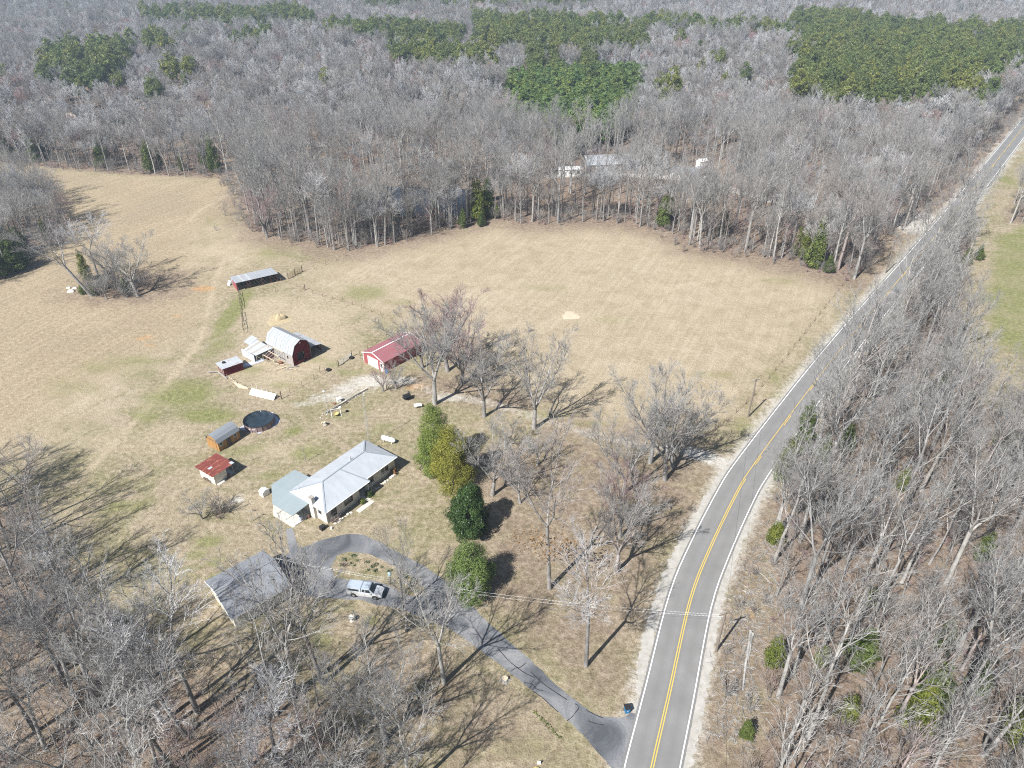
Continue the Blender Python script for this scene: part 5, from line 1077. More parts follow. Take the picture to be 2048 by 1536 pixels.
for i, (rad, z) in enumerate(rings):
    for k in range(n): a = 2 * math.pi * k / n; fold = .15 * math.sin(9 * a + 1.3 * i) * (1 if 0 < i < 4 else .1) + (.05 * math.sin(17 * a) if i in (1, 2) else 0); m.v.append((rad * math.cos(a), rad * math.sin(a), z + fold + (.22 * math.sin(a) * (i in (1, 2, 3)))))
for i in range(len(rings) - 1):
    for k in range(n): k2 = (k + 1) % n; m.f.append((i * n + k, i * n + k2, (i + 1) * n + k2, (i + 1) * n + k)); m.m.append(0)
m.build('cover', M['pool_cover'], pool, smooth=True)
MB().bx(-.14, .14, -.01, .01, .62, .82).build('label_plate', M['white'], pool, (PR * math.cos(-1.9) * 1.012, PR * math.sin(-1.9) * 1.012, 0), -1.9 + math.pi / 2); MB().bx(-.34, .34, -.01, .01, .66, .78).build('label_plate', M['white'], pool, (PR * math.cos(-1.62) * 1.012, PR * math.sin(-1.62) * 1.012, 0), -1.62 + math.pi / 2)
tp = GP([(478, 857), (490, 848), (492, 836), (545, 824), (561, 842), (548, 854), (530, 860), (518, 868), (506, 862), (490, 862)]); o = sheet('ground_tarp', tp, .035, M['tarp_blue']); tag(o, 'pale blue ground tarp spread under the round pool', 'tarp')

# ------------------------------------------------------------------ pickup
tk = thing('pickup_truck', 'silver extended-cab pickup truck with matching bed cap parked on the driveway', 'pickup', (-21.2, 70.15, .022), math.radians(-9))
def ring(x, pts): return [(x, y, z) for y, z in pts] 
def sec(x, zb, zm, zt, wb, wm, wt): return ring(x, [(-wb, zb), (wb, zb), (wm, zm), (wt, zt), (-wt, zt), (-wm, zm)])
m = MB(); m.loft([sec(-2.62, .55, .85, 1.12, .84, .90, .88), sec(-2.5, .42, .85, 1.14, .88, .92, .89), sec(-.5, .40, .85, 1.14, .90, .93, .89), sec(.9, .40, .85, 1.14, .90, .93, .88), sec(1.5, .42, .84, 1.12, .89, .93, .84), sec(2.25, .45, .80, 1.03, .88, .91, .78), sec(2.58, .50, .74, .92, .80, .84, .70)])
m.build('body', M['silver'], tk)
m = MB(); m.loft([sec(-.42, 1.14, 1.3, 1.78, .86, .84, .66), sec(.55, 1.14, 1.3, 1.80, .86, .84, .66), sec(.72, 1.14, 1.3, 1.76, .86, .84, .65), sec(1.42, 1.12, 1.14, 1.17, .85, .84, .76)]); cab = m.build('cab', M['silver_blue'], tk)
m = MB(); m.loft([sec(-2.56, 1.14, 1.4, 1.72, .88, .84, .74), sec(-2.4, 1.14, 1.4, 1.78, .88, .85, .74), sec(-.62, 1.14, 1.4, 1.80, .88, .85, .74), sec(-.5, 1.14, 1.4, 1.76, .88, .85, .74)]); cap = m.build('bed_cap', M['silver_blue'], tk)
MB().add([(.80, -.645, 1.735), (.80, .645, 1.735), (1.38, .76, 1.20), (1.38, -.76, 1.20)], [(0, 3, 2, 1)]).build('windscreen', M['glass'], tk); tk.children[-1].location = (.03, 0, .03)
for sgn in (-1, 1):
    for x0, x1 in ((-.30, .12), (.22, .78)):
        MB().prism([(x0, sgn * .852, 1.22), (x1 + (.2 if x1 > .5 else 0), sgn * .852, 1.22), (x1, sgn * .715, 1.66), (x0, sgn * .715, 1.66)], (0, sgn * .012, .004)).build('side_window', M['glass'], tk)
    MB().prism([(-2.3, sgn * .872, 1.30), (-.75, sgn * .872, 1.30), (-.75, sgn * .795, 1.62), (-2.3, sgn * .795, 1.62)], (0, sgn * .012, .004)).build('cap_window', M['glass'], tk)
    MB().bx(.95, 1.12, min(sgn * .93, sgn * 1.1), max(sgn * .93, sgn * 1.1), 1.12, 1.30).build('mirror', M['silver'], tk)
    MB().bx(2.40, 2.56, min(sgn * .48, sgn * .78), max(sgn * .48, sgn * .78), .76, .90).build('headlight', M['chrome'], tk)
    MB().bx(-2.66, -2.6, min(sgn * .66, sgn * .82), max(sgn * .66, sgn * .82), .82, 1.08).build('tail_light', M['barn_red'], tk)
    for x in (-1.62, 1.62):
        w = MB(); w.path([(x, sgn * .70, .36), (x, sgn * .945, .36)], .37, 18); wo = w.build('wheel', M['rubber'], tk); MB().path([(x, sgn * .94, .36), (x, sgn * .955, .36)], .21, 14).build('rim', M['chrome'], wo)
        MB().path([(x, sgn * .80, .42), (x, sgn * .938, .42)], .45, 18).build('wheel_arch', M['black'], tk)
    MB().bx(.13, .15, min(sgn * .925, sgn * .937), max(sgn * .925, sgn * .937), .5, 1.14).build('door_gap', M['black'], tk)
MB().bx(2.50, 2.66, -.82, .82, .46, .62).build('front_bumper', M['chrome'], tk); MB().bx(-2.74, -2.6, -.85, .85, .48, .64).build('rear_bumper', M['chrome'], tk); MB().bx(2.52, 2.60, -.46, .46, .66, .84).build('grille', M['black'], tk)
MB().add([(-2.585, -.66, 1.24), (-2.585, .66, 1.24), (-2.575, .62, 1.62), (-2.575, -.62, 1.62)], [(0, 1, 2, 3)]).build('rear_window', M['glass'], tk)

# ------------------------------------------------------------------ yard things
t = thing('lamp_post', 'pale teal lamp post beside the driveway island', 'lamp', (*G(782, 1168), 0)); MB().path([(0, 0, 0), (0, 0, 1.7)], .06, 8).build('post', M['black'], t); MB().lathe([(.10, 1.68), (.22, 1.74), (.26, 2.25), (.12, 2.3)], 8).build('lantern', M['lamp_teal'], t); MB().lathe([(.3, 2.3), (.16, 2.48), (.03, 2.6)], 8).build('lantern_cap', M['lamp_teal'], t)
t = thing('bird_bath', 'round concrete bird bath on the grass below the pickup', 'bird bath', (*G(704, 1242), 0)); MB().lathe([(.3, 0), (.3, .1), (.14, .18), (.14, .7)], 14).build('pedestal', M['concrete'], t); MB().lathe([(.15, .7), (.42, .82), (.44, .88), (.38, .86), (.1, .80)], 18).build('bowl', M['concrete'], t)
def stump(px, r, h, label):
    x, y = G(*px); t = thing('tree_stump', label, 'stump', (x, y, 0)); q = rnd(int(px[0])); m = MB(); n = 14
    m.loft([[(rr_ * (1 + .12 * math.sin(3 * a)) * math.cos(a), rr_ * (1 + .12 * math.sin(3 * a)) * math.sin(a), z) for a in (2 * math.pi * k / n for k in range(n))] for rr_, z in ((r * 1.5, -.05), (r * 1.1, h * .4), (r, h))]); m.build('bole', M['bark'], t, smooth=False)
    MB().lathe([(r * .9, h), (r * .88, h + .02)], 14).build('cut_face', M['tan_board'], t)
    for k in range(4): a = k * 1.7; MB().path([(math.cos(a) * r, math.sin(a) * r, .08), (math.cos(a) * r * 2.2, math.sin(a) * r * 2.2, 0)], [.1, .03], 6).build('root', M['bark'], t)
stump((1010, 1360), .42, .4, 'cut tree stump on the lawn beside the lower driveway')
t = thing('recycling_bin', 'blue wheeled recycling bin with dark lid at the driveway mouth', 'bin', (*G(1253, 1424), .03), math.radians(12))
m = MB(); m.loft([[(-.24, -.28, .06), (.24, -.28, .06), (.24, .28, .06), (-.24, .28, .06)], [(-.31, -.36, 1.02), (.31, -.36, 1.02), (.31, .36, 1.02), (-.31, .36, 1.02)]]); m.build('body', M['blue_bin'], t)
m = MB(); m.loft([[(-.34, -.39, 1.02), (.34, -.39, 1.02), (.34, .40, 1.02), (-.34, .40, 1.02)], [(-.30, -.34, 1.10), (.30, -.34, 1.10), (.30, .34, 1.12), (-.30, .34, 1.12)]]); m.build('lid', M['black'], t); MB().path([(-.3, .44, 1.0), (.3, .44, 1.0)], .03, 6).build('handle', M['black'], t)
for sgn in (-1, 1): MB().path([(sgn * .2, .30, .12), (sgn * .29, .30, .12)], .13, 12).build('wheel', M['rubber'], t)
em = MB()          # white recycling mark: three chasing arrows on the front
for k in range(3):
    a = math.pi / 2 + k * 2 * math.pi / 3; c, s_ = math.cos(a), math.sin(a)
    P_ = [(-.10, .075), (.04, .075), (.04, .10), (.10, .06), (.04, .02), (.04, .045), (-.10, .045)]; em.add([(c * 0 + p[0] * s_ + p[1] * c, -.341 - .0 + .0, .62 + (-p[0] * c + p[1] * s_)) for p in P_], [tuple(range(7))])
em.build('emblem', M['white'], t)
# propane tank
t = thing('propane_tank', 'white horizontal propane tank on the lawn behind the house', 'tank', (*G(777, 884), 0), math.radians(-24)); m = MB(); m.path([(x, 0, .72) for x in (-1.52, -1.45, -1.3, -1.1, 1.1, 1.3, 1.45, 1.52)], [.08, .27, .40, .46, .46, .40, .27, .08], 18); m.build('shell', M['white'], t, smooth=True)
for x in (-.9, .9): MB().bx(x - .09, x + .09, -.36, .36, 0, .34).build('foot', M['concrete'], t)
MB().lathe([(.17, 1.12), (.2, 1.18), (.2, 1.34), (.1, 1.4)], 12).build('valve_dome', M['galv'], t)
# lattice mast
t = thing('antenna_mast', 'slim grey lattice antenna mast rising behind the house roof', 'mast', (*G(739, 890), 0), .3); H_ = 11.2; cs = [(.18 * math.cos(a), .18 * math.sin(a)) for a in (0, 2.094, 4.189)]
for c in cs: MB().path([(c[0], c[1], 0), (c[0] * .9, c[1] * .9, H_)], .022, 5).build('leg', M['galv'], t)
m = MB()
for k in range(28):
    z = k * .4
    for i in range(3): a, b = cs[i], cs[(i + 1) % 3]; m.path([(*a, z), (*b, z + .4)], .011, 3, cap=False)
m.build('bracing', M['galv'], t); m = MB(); m.path([(0, 0, H_ - .3), (0, 0, H_ + .7)], .025, 6); m.build('top_rod', M['galv'], t)
# clothesline and yard poles
def yard_pole(px, h, label, arm=.0, r=.05, mat='old_wood', name='pole', rz=0):
    t = thing(name, label, 'pole', (*G(*px), 0), rz); MB().path([(0, 0, -.1), (0, 0, h)], [r, r * .8], 7).build('shaft', M[mat], t)
    if arm: MB().beam((-arm, 0, h - .1), (arm, 0, h - .1), .07, .07).build('crossarm', M[mat], t)
    return t
yard_pole((611, 924), 3.3, 'wooden yard pole on the grass above the patio roof', .35); yard_pole((504, 921), 2.2, 'thin pole between the wooden shed and the house', .0, .03, 'galv'); yard_pole((506, 1042), 2.3, 'clothesline post near the bramble heap', .4, .06)
t = yard_pole((656, 827), 5.2, 'tall lamp pole at the end of the timber edging', .0, .06, 'galv'); MB().lathe([(.05, 5.1), (.22, 5.2), (.25, 5.35), (.1, 5.5)], 10, (-.1, 0, 0)).build('lamp_head', M['white'], t)
# timber edging of the gravel lot
t = thing('timber_edging', 'low weathered timber edging along the gravel lot', 'edging', (*G(650, 829), 0)); a = np.array(G(650, 829)); b = np.array(G(735, 779)); r = rnd(5); n = 6
for row in range(2):
    for k in range(n):
        p = (b - a) * k / n; q = (b - a) * (k + .97) / n; MB().beam((p[0] - row * .02, p[1] + row * .05, .12 + row * .2), (q[0], q[1] + row * .05, .12 + row * .2 + r.uniform(-.01, .01)), .2, .19).build('timber', M['old_wood'] if (k + row) % 3 else M['pale_stone'], t)
r = rnd(15)
for k in range(22):
    px = (640 + r.uniform(0, 60), 840 - r.uniform(0, 36)) if k < 12 else (700 + r.uniform(0, 34), 800 - r.uniform(0, 20)); f = (px[0] - 650) / 85; px = (px[0], 829 - f * 50 + r.uniform(-4, 4)); x, y = G(*px); s = r.uniform(.08, .2)
    o = MB().lathe([(s * .8, 0), (s, s * .4), (s * .5, s * .8)], 6).build('rock', M['pale_stone'], None, (x, y, 0), r.uniform(0, 6)); tag(o, 'pale rock scattered along the timber edging', 'rock', 'rocks along the edging')
# playthings
t = thing('slide', 'faded yellow toddler slide on the lawn below the timber edging', 'slide', (*G(645, 845), 0), math.radians(-60)); MB().prism([(0, -.22, 0), (.3, -.22, .08), (1.3, -.22, 1.0), (1.6, -.22, 1.0), (1.6, -.22, .94), (1.3, -.22, .92), (.3, -.22, 0)], (0, .44, 0)).build('chute', M['pale_yellow'], t)
for sgn in (-1, 1): MB().beam((.25, sgn * .25, .18), (1.35, sgn * .25, 1.1), .05, .16).build('side_rail', M['pale_yellow'], t); MB().beam((1.55, sgn * .2, 0), (1.55, sgn * .2, 1.0), .06, .06).build('leg', M['white'], t)
for k in range(3): MB().beam((1.6, -.2, .25 + k * .28), (1.6, .2, .25 + k * .28), .05, .05).build('rung', M['white'], t)
t = thing('play_gym', 'small white climbing gym with a yellow seat near the slide', 'play gym', (*G(673, 832), 0), math.radians(20))
for x in (-.9, .9):
    for sgn in (-1, 1): MB().path([(x, sgn * .5, 0), (x, 0, 1.7)], .045, 7).build('leg', M['white'], t)
MB().path([(-.95, 0, 1.7), (.95, 0, 1.7)], .045, 7).build('top_bar', M['white'], t); m = MB(); m.lathe([(.15, .35), (.42, .45), (.5, .62), (.44, .6), (.2, .5)], 14); m.build('seat', M['yellow'], t)
for sgn in (-1, 1): MB().path([(sgn * .4, 0, .6), (sgn * .3, 0, 1.7)], .012, 4).build('rope', M['post_wood'], t)
MB().lathe([(.2, 1.7), (.28, 1.85), (.2, 2.05)], 8, (.9, 0, 0)).build('post_cap', M['white'], t)
t = thing('playhouse', 'little white plastic playhouse on the edging by the gravel lot', 'playhouse', (*G(678, 803), 0), .5); MB().bx(-.4, .4, -.35, .35, 0, .75).build('walls', M['white'], t); MB().prism([(-.45, -.42, .75), (-.45, .42, .75), (-.45, 0, 1.15)], (.9, 0, 0)).build('roof', M['cream_white'], t)
o = MB().lathe([(.18, 0), (.3, .1), (.3, .22), (.2, .26)], 12).build('bucket', M['rust_brown'], None, (*G(669, 808), 0)); tag(o, 'rust-brown bucket beside the white playhouse', 'bucket')
o = MB().lathe([(.2, .02), (.3, .05), (.3, .18), (.1, .2)], 14).build('tyre', M['black'], None, (*G(694, 823), 0)); tag(o, 'small black ring lying on the lawn by the play gym', 'ring')
# black grill trailer, white table, box, hay, tyres
t = thing('grill_trailer', 'black barrel grill on a small trailer beneath the thick tree', 'grill', (*G(814, 798), 0), math.radians(35)); m = MB(); m.path([(-.75, 0, .85), (.75, 0, .85)], .42, 16); m.build('barrel', M['black'], t); MB().bx(-.85, .85, -.5, .5, .42, .5).build('frame', M['black'], t); MB().beam((.8, 0, .45), (1.9, 0, .35), .08, .08).build('tow_bar', M['rust_brown'], t); MB().bx(-.7, .7, -.85, -.45, .88, .92).build('side_shelf', M['black'], t)
for sgn in (-1, 1): MB().path([(0, sgn * .52, .3), (0, sgn * .66, .3)], .3, 14).build('wheel', M['rubber'], t)
MB().path([(.5, 0, 1.2), (.5, 0, 1.75)], .06, 8).build('chimney', M['black'], t)
t = thing('table', 'white folding table standing on the lawn near the black grill', 'table', (*G(836, 815), 0), math.radians(15)); MB().bx(-.75, .75, -.5, .5, .62, .68).build('top', M['white'], t)
for x in (-.65, .65):
    for y in (-.4, .4): MB().path([(x, y, 0), (x, y, .62)], .02, 5).build('leg', M['galv'], t)
t = thing('chest', 'white boxy storage shed with sloped lid at the corner of the patio', 'storage box', (*G(530, 989), 0), math.radians(53.7)); m = MB(); m.prism([(-.65, -.5, 0), (.65, -.5, 0), (.65, -.5, 1.0), (0, -.5, 1.3), (-.65, -.5, 1.0)], (0, 1.1, 0)); m.build('body', M['white'], t); MB().bx(-.3, .3, -.53, -.50, .1, .9).build('door', M['white'], t)
def blob_mesh(name, n, rad, h, seed, mat):
    q = rnd(seed); m = MB(); rings = 6; seg = 16; ph = q.uniform(0, 6)
    for i in range(rings + 1):
        f = i / rings
        for k in range(seg): a = 2 * math.pi * k / seg; rr_ = rad * math.cos(f * math.pi / 2) ** .7 * (1 + .18 * math.sin(3 * a + ph) + .1 * math.sin(7 * a + 2 * ph)) + .02; m.v.append((rr_ * math.cos(a), rr_ * math.sin(a), h * math.sin(f * math.pi / 2) * (1 + .15 * math.sin(4 * a + f * 3)) - .03))
    for i in range(rings):
        for k in range(seg): k2 = (k + 1) % seg; m.f.append((i * seg + k, i * seg + k2, (i + 1) * seg + k2, (i + 1) * seg + k)); m.m.append(0)
    m.f.append(tuple(rings * seg + k for k in range(seg))); m.m.append(0); return m.build(name, mat, None, smooth=True)
o = blob_mesh('hay_pile', 1, 1.35, 1.25, 3, M['hay']); o.location = (*G(561, 637), 0); tag(o, 'rounded heap of yellow hay in the paddock', 'hay'); 
o = blob_mesh('hay_litter', 1, 3.0, .12, 4, M['hay']); o.location = (*G(558, 639), 0); tag(o, 'thin spread of loose hay round the hay heap', 'hay')
for px, lab in (((657, 741), 'black tyre lying by the barnyard fence'), ((703, 717), 'black round tub beside the gate post')):
    o = MB().lathe([(.45, 0), (.55, .1), (.55, .35), (.48, .4), (.3, .36)], 16).build('tyre' if '657' in str(px) else 'tub', M['rubber'], None, (*G(*px), 0)); tag(o, lab, lab.split()[1] if '657' in str(px) else 'tub')
M['mound'] = simple('mound_sand', (.47, .385, .285), .12, 1.5, .95); o = blob_mesh('sand_mound', 1, 2.2, .16, 9, M['mound']); o.location = (*G(1142, 631), 0); tag(o, 'small pale mound in the middle of the straw field', 'mound')
# long white panel trough with frame, tan boards
t = thing('feed_bunk', 'long white panelled feed bunk with upright stakes at the barnyard fence', 'feed bunk', (*G(499, 789), 0)); a = np.array(G(499, 789)); b = np.array(G(548, 801)); d = b - a; L_ = np.linalg.norm(d); t.rotation_euler.z = math.atan2(d[1], d[0])
for k in range(5): MB().prism([(k * L_ / 5 + .01, -.1, .05), ((k + 1) * L_ / 5 - .01, -.1, .05), ((k + 1) * L_ / 5 - .01, 1.0, .95), (k * L_ / 5 + .01, 1.0, .95)], (0, -.03, .05)).build('panel', M['white'], t)
for k in range(6): MB().path([(k * L_ / 5, 1.05, 0), (k * L_ / 5 + .08, 1.05, 1.9)], .035, 5).build('stake', M['white'], t)
o = sheet('board_sheet', [tuple(p) for p in GP([(466, 765), (476, 767), (500, 778), (497, 780), (478, 777)])], .12, M['tan_board']); tag(o, 'tan plywood strip lying along the fence by the feed bunk', 'board')
# ------------------------------------------------------------------ fences and gates
def fence(px, spacing, label, h=1.2, rails=0, wires=3, mat='post_wood', rail_mat='post_wood', name='fence', r0=.06, jit=.04, seed=1):
    q = rnd(seed); L = smooth_line(GP(px), .25); seg = np.r_[0, np.cumsum(np.linalg.norm(np.diff(L, axis=0), axis=1))]; n = max(1, int(seg[-1] / spacing)); o0 = L[0]
    t = thing(name, label, 'fence', (o0[0], o0[1], 0)); pts = []
    for k in range(n + 1):
        s = seg[-1] * k / n; x = np.interp(s, seg, L[:, 0]) - o0[0]; y = np.interp(s, seg, L[:, 1]) - o0[1]; hh = h * q.uniform(.9, 1.15); pts.append((x, y)); MB().path([(x, y, -.1), (x + q.gauss(0, jit), y + q.gauss(0, jit), hh)], [r0 * q.uniform(.85, 1.2), r0 * .9], 6).build('post', M[mat], t)
    for k in range(n):
        for i in range(rails):
            if q.random() < .12: continue
            z = h * (.3 + .6 * i / max(1, rails - 1)); MB().beam((*pts[k], z + q.gauss(0, jit)), (*pts[k + 1], z + q.gauss(0, jit)), .04, .12).build('rail', M[rail_mat], t)
    if wires:
        m = MB()
        for i in range(wires): m.path([(p[0], p[1], h * (.3 + .6 * i / max(1, wires - 1))) for p in pts], .008, 3, cap=False)
        m.build('wire', M['rust_brown'], t)
    return t
fence([(1700, 552), (1640, 628), (1560, 730), (1500, 800), (1440, 853), (1385, 900)], 4.0, 'long wire fence on wooden posts between the straw field and the road', seed=1)
fence([(478, 584), (481, 606), (484, 636), (488, 667)], 2.2, 'ramshackle dark rail fence running from the open shed to the barn', 1.2, 2, 0, 'dark_wood', 'dark_wood', seed=2, jit=.12)
fence([(562, 562), (590, 572), (604, 580), (640, 592), (690, 605), (735, 621), (782, 638)], 3.2, 'sagging post fence from the open shed across to the red garage tree', 1.1, 0, 3, 'post_wood', seed=3)
fence([(604, 545), (650, 530), (692, 512)], 3.6, 'wire fence from the paddock gate to the wood corner', 1.2, 0, 3, seed=4)
fence([(456, 756), (468, 763), (482, 772), (496, 779)], 1.8, 'short broken fence between the small shed and the feed bunk', 1.0, 1, 0, 'old_wood', 'tan_board', seed=5, jit=.1)
fence([(556, 798), (565, 797), (590, 780), (620, 764), (648, 748), (675, 734)], 3.0, 'thin post fence along the barnyard beside the gravel lot', 1.35, 0, 3, 'post_wood', r0=.05, seed=6)
fence([(806, 772), (850, 783), (930, 790), (1000, 803), (1045, 812), (1100, 826)], 4.2, 'pale post fence following the gravel track', 1.2, 0, 2, 'tan_board', r0=.07, seed=7)
fence([(720, 712), (745, 690), (770, 676), (795, 664)], 3.0, 'post fence hidden behind the red metal garage', 1.3, 0, 3, 'post_wood', seed=8)
def gate(px0, px1, label, h=1.3, bars=6, mat='rust_brown', seed=1):
    a = np.array(G(*px0)); b = np.array(G(*px1)); d = b - a; L = np.linalg.norm(d); t = thing('gate', label, 'gate', (*a, 0), math.atan2(d[1], d[0]))
    for k in range(bars): z = .15 + (h - .2) * k / (bars - 1); MB().path([(0, 0, z), (L, 0, z)], .028, 5).build('bar', M[mat], t)
    for k in range(4): x = L * k / 3; MB().path([(x, .02, .1), (x, .02, h)], .035, 5).build('upright', M[mat], t)
    for x in (-.12, L + .12): MB().path([(x, 0, -.1), (x, 0, h + .5)], .10, 7).build('gate_post', M['post_wood'], t)
gate((577, 558), (590, 551), 'brown pipe gate beside the open shed', 1.5); gate((591, 550), (604, 543), 'second brown pipe gate, next to the wire fence', 1.5); gate((678, 732), (703, 714), 'galvanised farm gate between fence posts near the red garage', 1.2, 5, 'galv')
for px, h, lab in (((563, 798), 1.9, 'thick dark corner post beside the feed bunk'), ((610, 580), 1.6, 'lone dark post in the paddock corner'), ((551, 583), 1.2, 'short lone post before the open shed'), ((640, 745), 1.5, 'thin steel post by the black tyre'), ((585, 484 + 8), 2.0, 'lone bare post in the meadow near the wood corner')):
    o = MB().path([(0, 0, -.1), (.05, .02, h)], .11 if 'dark' in lab else .06, 7).build('fence_post', M['dark_wood'], None, (*G(*px), 0)); tag(o, lab, 'post')

# ------------------------------------------------------------------ utility poles and lines
def utility_pole(px, h, label, rz, arm=1):
    x, y = G(*px); t = thing('utility_pole', label, 'utility pole', (x, y, 0), rz); MB().path([(0, 0, -.3), (0, 0, h * .6), (0, 0, h)], [.17, .15, .12], 9).build('shaft', M['pole_wood'], t)
    if arm:
        MB().beam((-.9, 0, h - .35), (.9, 0, h - .35), .1, .12).build('crossarm', M['pole_wood'], t)
        for q in (-.8, 0, .8): MB().lathe([(.05, 0), (.06, .08), (.03, .16)], 7, (q, 0, h - .29 if q else h)).build('insulator', M['galv'], t)
    return Vector((x, y, h))
pB = utility_pole((1432, 1303), 8.0, 'utility pole on the road shoulder opposite the lone bare tree', .3); pA = utility_pole((1496, 834), 9.0, 'utility pole standing between the straw field fence and the road', .5); pC = utility_pole((1771, 546), 9.5, 'pale utility pole at the field corner beside the road', .6); pD = utility_pole((1905, 372), 10, 'far utility pole where the road enters the forest', .6, 1)
def cable(a, b, sag, r, label, name='cable', off=0.0):
    a, b = Vector(a), Vector(b); sd = (b - a).cross(Vector((0, 0, 1))).normalized() * off; m = MB(); m.path([a.lerp(b, k / 16) + sd - Vector((0, 0, sag * 4 * (k / 16) * (1 - k / 16))) for k in range(17)], r, 4); o = m.build(name, M['galv'] if r < .0115 else M['black'], None); return tag(o, label, 'cable')
mast = gar.matrix_basis @ Vector((8.9, 4.4, 4.45))
cable(pB - Vector((0, 0, .6)), mast, 1.6, .011, 'pale service cable from the road pole to the garage gable', off=.0); cable(pB - Vector((0, 0, 1.1)), mast - Vector((0, 0, .3)), 2.0, .011, 'lower pale service cable from the road pole to the garage', off=.15)
cable(pB, pA, 1.2, .012, 'power line between the shoulder pole and the field pole'); cable(pA, pC, 1.5, .012, 'power line between the field pole and the corner pole'); cable(pC, pD, 1.5, .012, 'power line running on from the corner pole into the forest'); cable(pB, (pB.x - 14, pB.y - 58, 9), 1.2, .012, 'power line leaving the shoulder pole along the road')

# ------------------------------------------------------------------ felled wood on the verge
def fallen(px0, px1, r, label, name='fallen_log', mat='bark_pale', stubs=3, seed=1):
    a = np.array(G(*px0)); b = np.array(G(*px1)); d = b - a; q = rnd(seed); t = thing(name, label, 'log', (*a, 0)); MB().path([(d[0] * f + q.gauss(0, .08), d[1] * f + q.gauss(0, .08), r * (1 - .35 * f) + .02) for f in (0, .3, .6, 1)], [r, r * .9, r * .75, r * .5], 8).build('bole', M[mat], t)
    MB().path([(-d[0] * .004, -d[1] * .004, r + .02), (0, 0, r + .02)], r * .92, 10).build('cut_end', M['tan_board'], t)
    for k in range(stubs): f = q.uniform(.3, .95); an = q.uniform(0, 6.28); MB().path([(d[0] * f, d[1] * f, r), (d[0] * f + math.cos(an) * .9, d[1] * f + math.sin(an) * .9, q.uniform(.1, .6))], [r * .3, .02], 5).build('limb_stub', M[mat], t)
fallen((1500, 1265), (1486, 1380), .2, 'long pale felled log on the verge below the utility pole', seed=1); fallen((1503, 1268), (1496, 1320), .17, 'second felled log lying along the pale one', seed=2)
for k, (p0, p1) in enumerate([((1488, 1210), (1508, 1202)), ((1440, 1288), (1470, 1290)), ((1506, 1210), (1480, 1222)), ((1466, 1340), (1446, 1352)), ((1490, 1390), (1516, 1384)), ((1530, 1175), (1512, 1180)), ((1540, 1165), (1510, 1140)), ((1486, 1180), (1500, 1192)), ((1460, 1245), (1490, 1240)), ((1455, 1395), (1440, 1425))]):
    fallen(p0, p1, .07, 'cut branch scattered over the cleared road verge', 'cut_branch', 'bark_pale', 2, 20 + k)
    for o in [c for c in COL.objects if c.name.startswith('cut_branch')]: o['group'] = 'cut branches on the verge'
r = rnd(31); br_ = []
V_, Q_, b_ = [], [], 0
for k in range(1300):
    off = r.uniform(5.5, 11); yy = r.uniform(50, 88); i = int(np.argmin(np.abs(fine[:, 1] - yy))); p = offset_line(fine[i - 2:i + 3], off)[2] + np.array((r.gauss(0, .6), r.gauss(0, .6))); a = r.uniform(0, 6.28); L = r.uniform(.3, 1.6); p0 = (p[0], p[1], r.uniform(.02, .08)); p1 = (p[0] + math.cos(a) * L, p[1] + math.sin(a) * L, r.uniform(.02, .35)); br_.append((p0, p1, r.uniform(.018, .06), .012))
me = np_mesh('brush_litter', *frusta([b[0] for b in br_], [b[1] for b in br_], np.array([b[2] for b in br_]), np.array([b[3] for b in br_]), 4), [M['bark_pale']]); o = np_obj('brush_litter', me); tag(o, 'pale sticks and slash littering the cleared verge', 'brush', kind='stuff')
for k, px in enumerate([(1470, 1385), (1452, 1390), (1510, 1150), (1475, 1215), (1508, 1225), (1530, 1205), (1450, 1310), (1500, 1420)]): bare_bush(px, r.uniform(.45, .8), k % 2 + 0, 'flattened grey brush heap on the cleared verge', 1.5, 'brush heaps on the verge', 'brush_heap')
br2 = []
for poly, n, sd in ((WOOD_E, 900, 1), (WOOD_W, 260, 2)):
    P_ = fill(poly, 1.4, 60 + sd); q = rnd(sd)
    for k in range(n): p = P_[q.randrange(len(P_))]; a = q.uniform(0, 6.28); L = q.uniform(.8, 5); br2.append(((p[0], p[1], .06), (p[0] + math.cos(a) * L, p[1] + math.sin(a) * L, q.uniform(.05, .5)), q.uniform(.03, .1), .02))
me = np_mesh('deadfall', *frusta([b[0] for b in br2], [b[1] for b in br2], np.array([b[2] for b in br2]), np.array([b[3] for b in br2]), 5), [M['bark_pale']]); tag(np_obj('deadfall', me), 'dead fallen limbs on the floor of the woods', 'deadfall', kind='stuff')
for k, (px, s) in enumerate([((143, 583), 1.0), ((150, 577), .7), ((138, 576), .6)]):
    o = blob_mesh('debris', 1, .9 * s, .6 * s, 40 + k, M['pale_stone']); o.location = (*G(*px), 0); tag(o, 'crumpled pale sheet in the debris beside the meadow thicket', 'debris', 'debris at the thicket')
o = MB().bx(-.2, .2, -.05, .05, 0, .55).build('yard_marker', M['white'], None, (*G(1078, 1528), 0)); tag(o, 'small white marker stake on the lawn by the lower driveway', 'marker'); o = MB().lathe([(.5, 0), (.55, .25), (.3, .4)], 10).build('yellow_tub', M['yellow'], None, (*G(1073, 1545), 0)); tag(o, 'yellow tub on the lawn beside the white marker', 'tub')
o = MB().bx(-.45, .45, -.35, .35, 0, .7).build('air_conditioner', M['black'], None, (*G(646, 1058), 0), math.radians(53)); tag(o, 'dark box unit on the grass at the house corner', 'unit'); o = MB().lathe([(.16, 0), (.2, .3), (.1, .45)], 8).build('planter', M['white'], None, (*G(663, 1058), 0)); tag(o, 'small white planter by the house corner', 'planter')
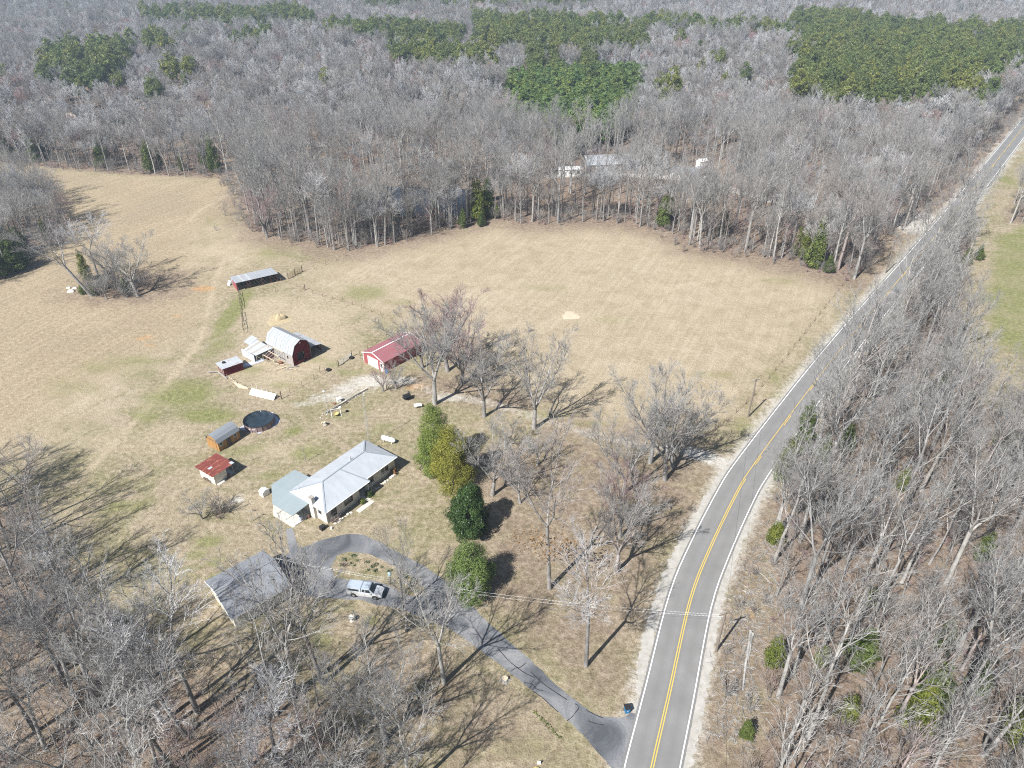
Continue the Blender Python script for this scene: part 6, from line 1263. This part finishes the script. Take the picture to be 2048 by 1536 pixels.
o = MB().lathe([(.2, 0), (.32, .4), (.28, .75), (.1, .8)], 10).build('patio_jar', M['tarp_blue'], None, (*G(602, 1041), .07)); tag(o, 'pale round jar under the patio edge', 'jar'); o = MB().lathe([(.12, 0), (.18, .3), (.1, .7)], 8).build('red_pot', M['rust_brown'], None, (*G(618, 1036), 0)); tag(o, 'red-brown pot by the chimney foot', 'pot')

# ------------------------------------------------------------------ far buildings among the trees
def far_house(px, w, l, h, rz, wall, roof, name, label, cat='house', z=0, win=True, panels=0):
    x, y = G(*px); t = thing(name, label, cat, (x, y, 0), rz); m = MB(); m.prism([(-w / 2, -l / 2, 0), (-w / 2, l / 2, 0), (-w / 2, l / 2, h), (-w / 2, 0, h + l * .2), (-w / 2, -l / 2, h)], (w, 0, 0)); m.build('wall', M[wall], t)
    e = .3; a = [(-w / 2 - e, -l / 2 - e, h - .1), (-w / 2 - e, 0, h + l * .2 + .08)]
    for sgn in (1, -1):
        n = max(1, panels)
        for k in range(n):
            x0 = -w / 2 - e + (w + 2 * e) * k / n; x1 = -w / 2 - e + (w + 2 * e) * (k + 1) / n - (.02 if panels else 0); MB().prism([(x0, -sgn * (l / 2 + e), h - .05), (x0, 0, h + l * .2 + .1), (x0, 0, h + l * .2 + .2), (x0, -sgn * (l / 2 + e), h + .05)], (x1 - x0, 0, 0)).build('roof_panel' if panels else 'roof', M[roof], t)
    if win:
        for k in range(3): window(t, -w * .32 + w * .32 * k, -l / 2, .9, 2.0, 1.1, 'x', -1, 1)
    return t
far_house((1215, 336), 19, 11, 3.0, math.radians(8), 'dark_wood', 'galv_white', 'equipment_barn', 'long white-roofed building deep among the bare trees', 'building', panels=9, win=False)
far_house((1140, 350), 9, 3.2, 2.6, math.radians(5), 'white', 'white', 'trailer_home', 'white trailer beside the long white-roofed building', 'trailer'); far_house((1370, 356), 10, 8, 2.7, math.radians(-28), 'white', 'shingle', 'forest_house', 'white house with grey roof hidden in the bare trees', 'house')
far_house((1408, 352), 5, 5, 2.6, math.radians(-10), 'white', 'shingle', 'forest_cottage', 'small white cottage beside the grey-roofed forest house', 'house'); far_house((1402, 335), 3.2, 3.2, 2.8, math.radians(20), 'white', 'white', 'white_shed', 'tall white shed behind the forest houses', 'shed', win=False)
far_house((170, 278), 17, 8, 2.7, math.radians(4), 'brick_grey', 'shingle', 'forest_bungalow', 'grey-roofed bungalow behind the meadow wood edge', 'house'); far_house((52, 300), 5, 5, 2.8, .1, 'galv', 'galv', 'tin_shed', 'pale tin shed among the trees above the meadow', 'shed', win=False); far_house((148, 247), 9, 7, 3.0, -.3, 'white', 'tan_board', 'lane_house', 'pale house by the lane above the meadow', 'house')

# ------------------------------------------------------------------ the air
hz = MB().bx(-1500, 1500, -60, 1500, -1.0, 84.0).build('haze', M['white'], None); hz.data.materials.clear(); hm = bpy.data.materials.new('haze'); hm.use_nodes = True; hn = hm.node_tree; hn.nodes.remove(hn.nodes['Principled BSDF']); pv = hn.nodes.new('ShaderNodeVolumePrincipled'); pv.inputs['Color'].default_value = (.66, .82, 1.0, 1); pv.inputs['Density'].default_value = .00029; pv.inputs['Anisotropy'].default_value = .2; hn.links.new(pv.outputs[0], hn.nodes['Material Output'].inputs['Volume']); hz.data.materials.append(hm); hz['kind'] = 'stuff'; hz['label'] = 'thin pale haze filling the air over the forest'; hz['category'] = 'haze'
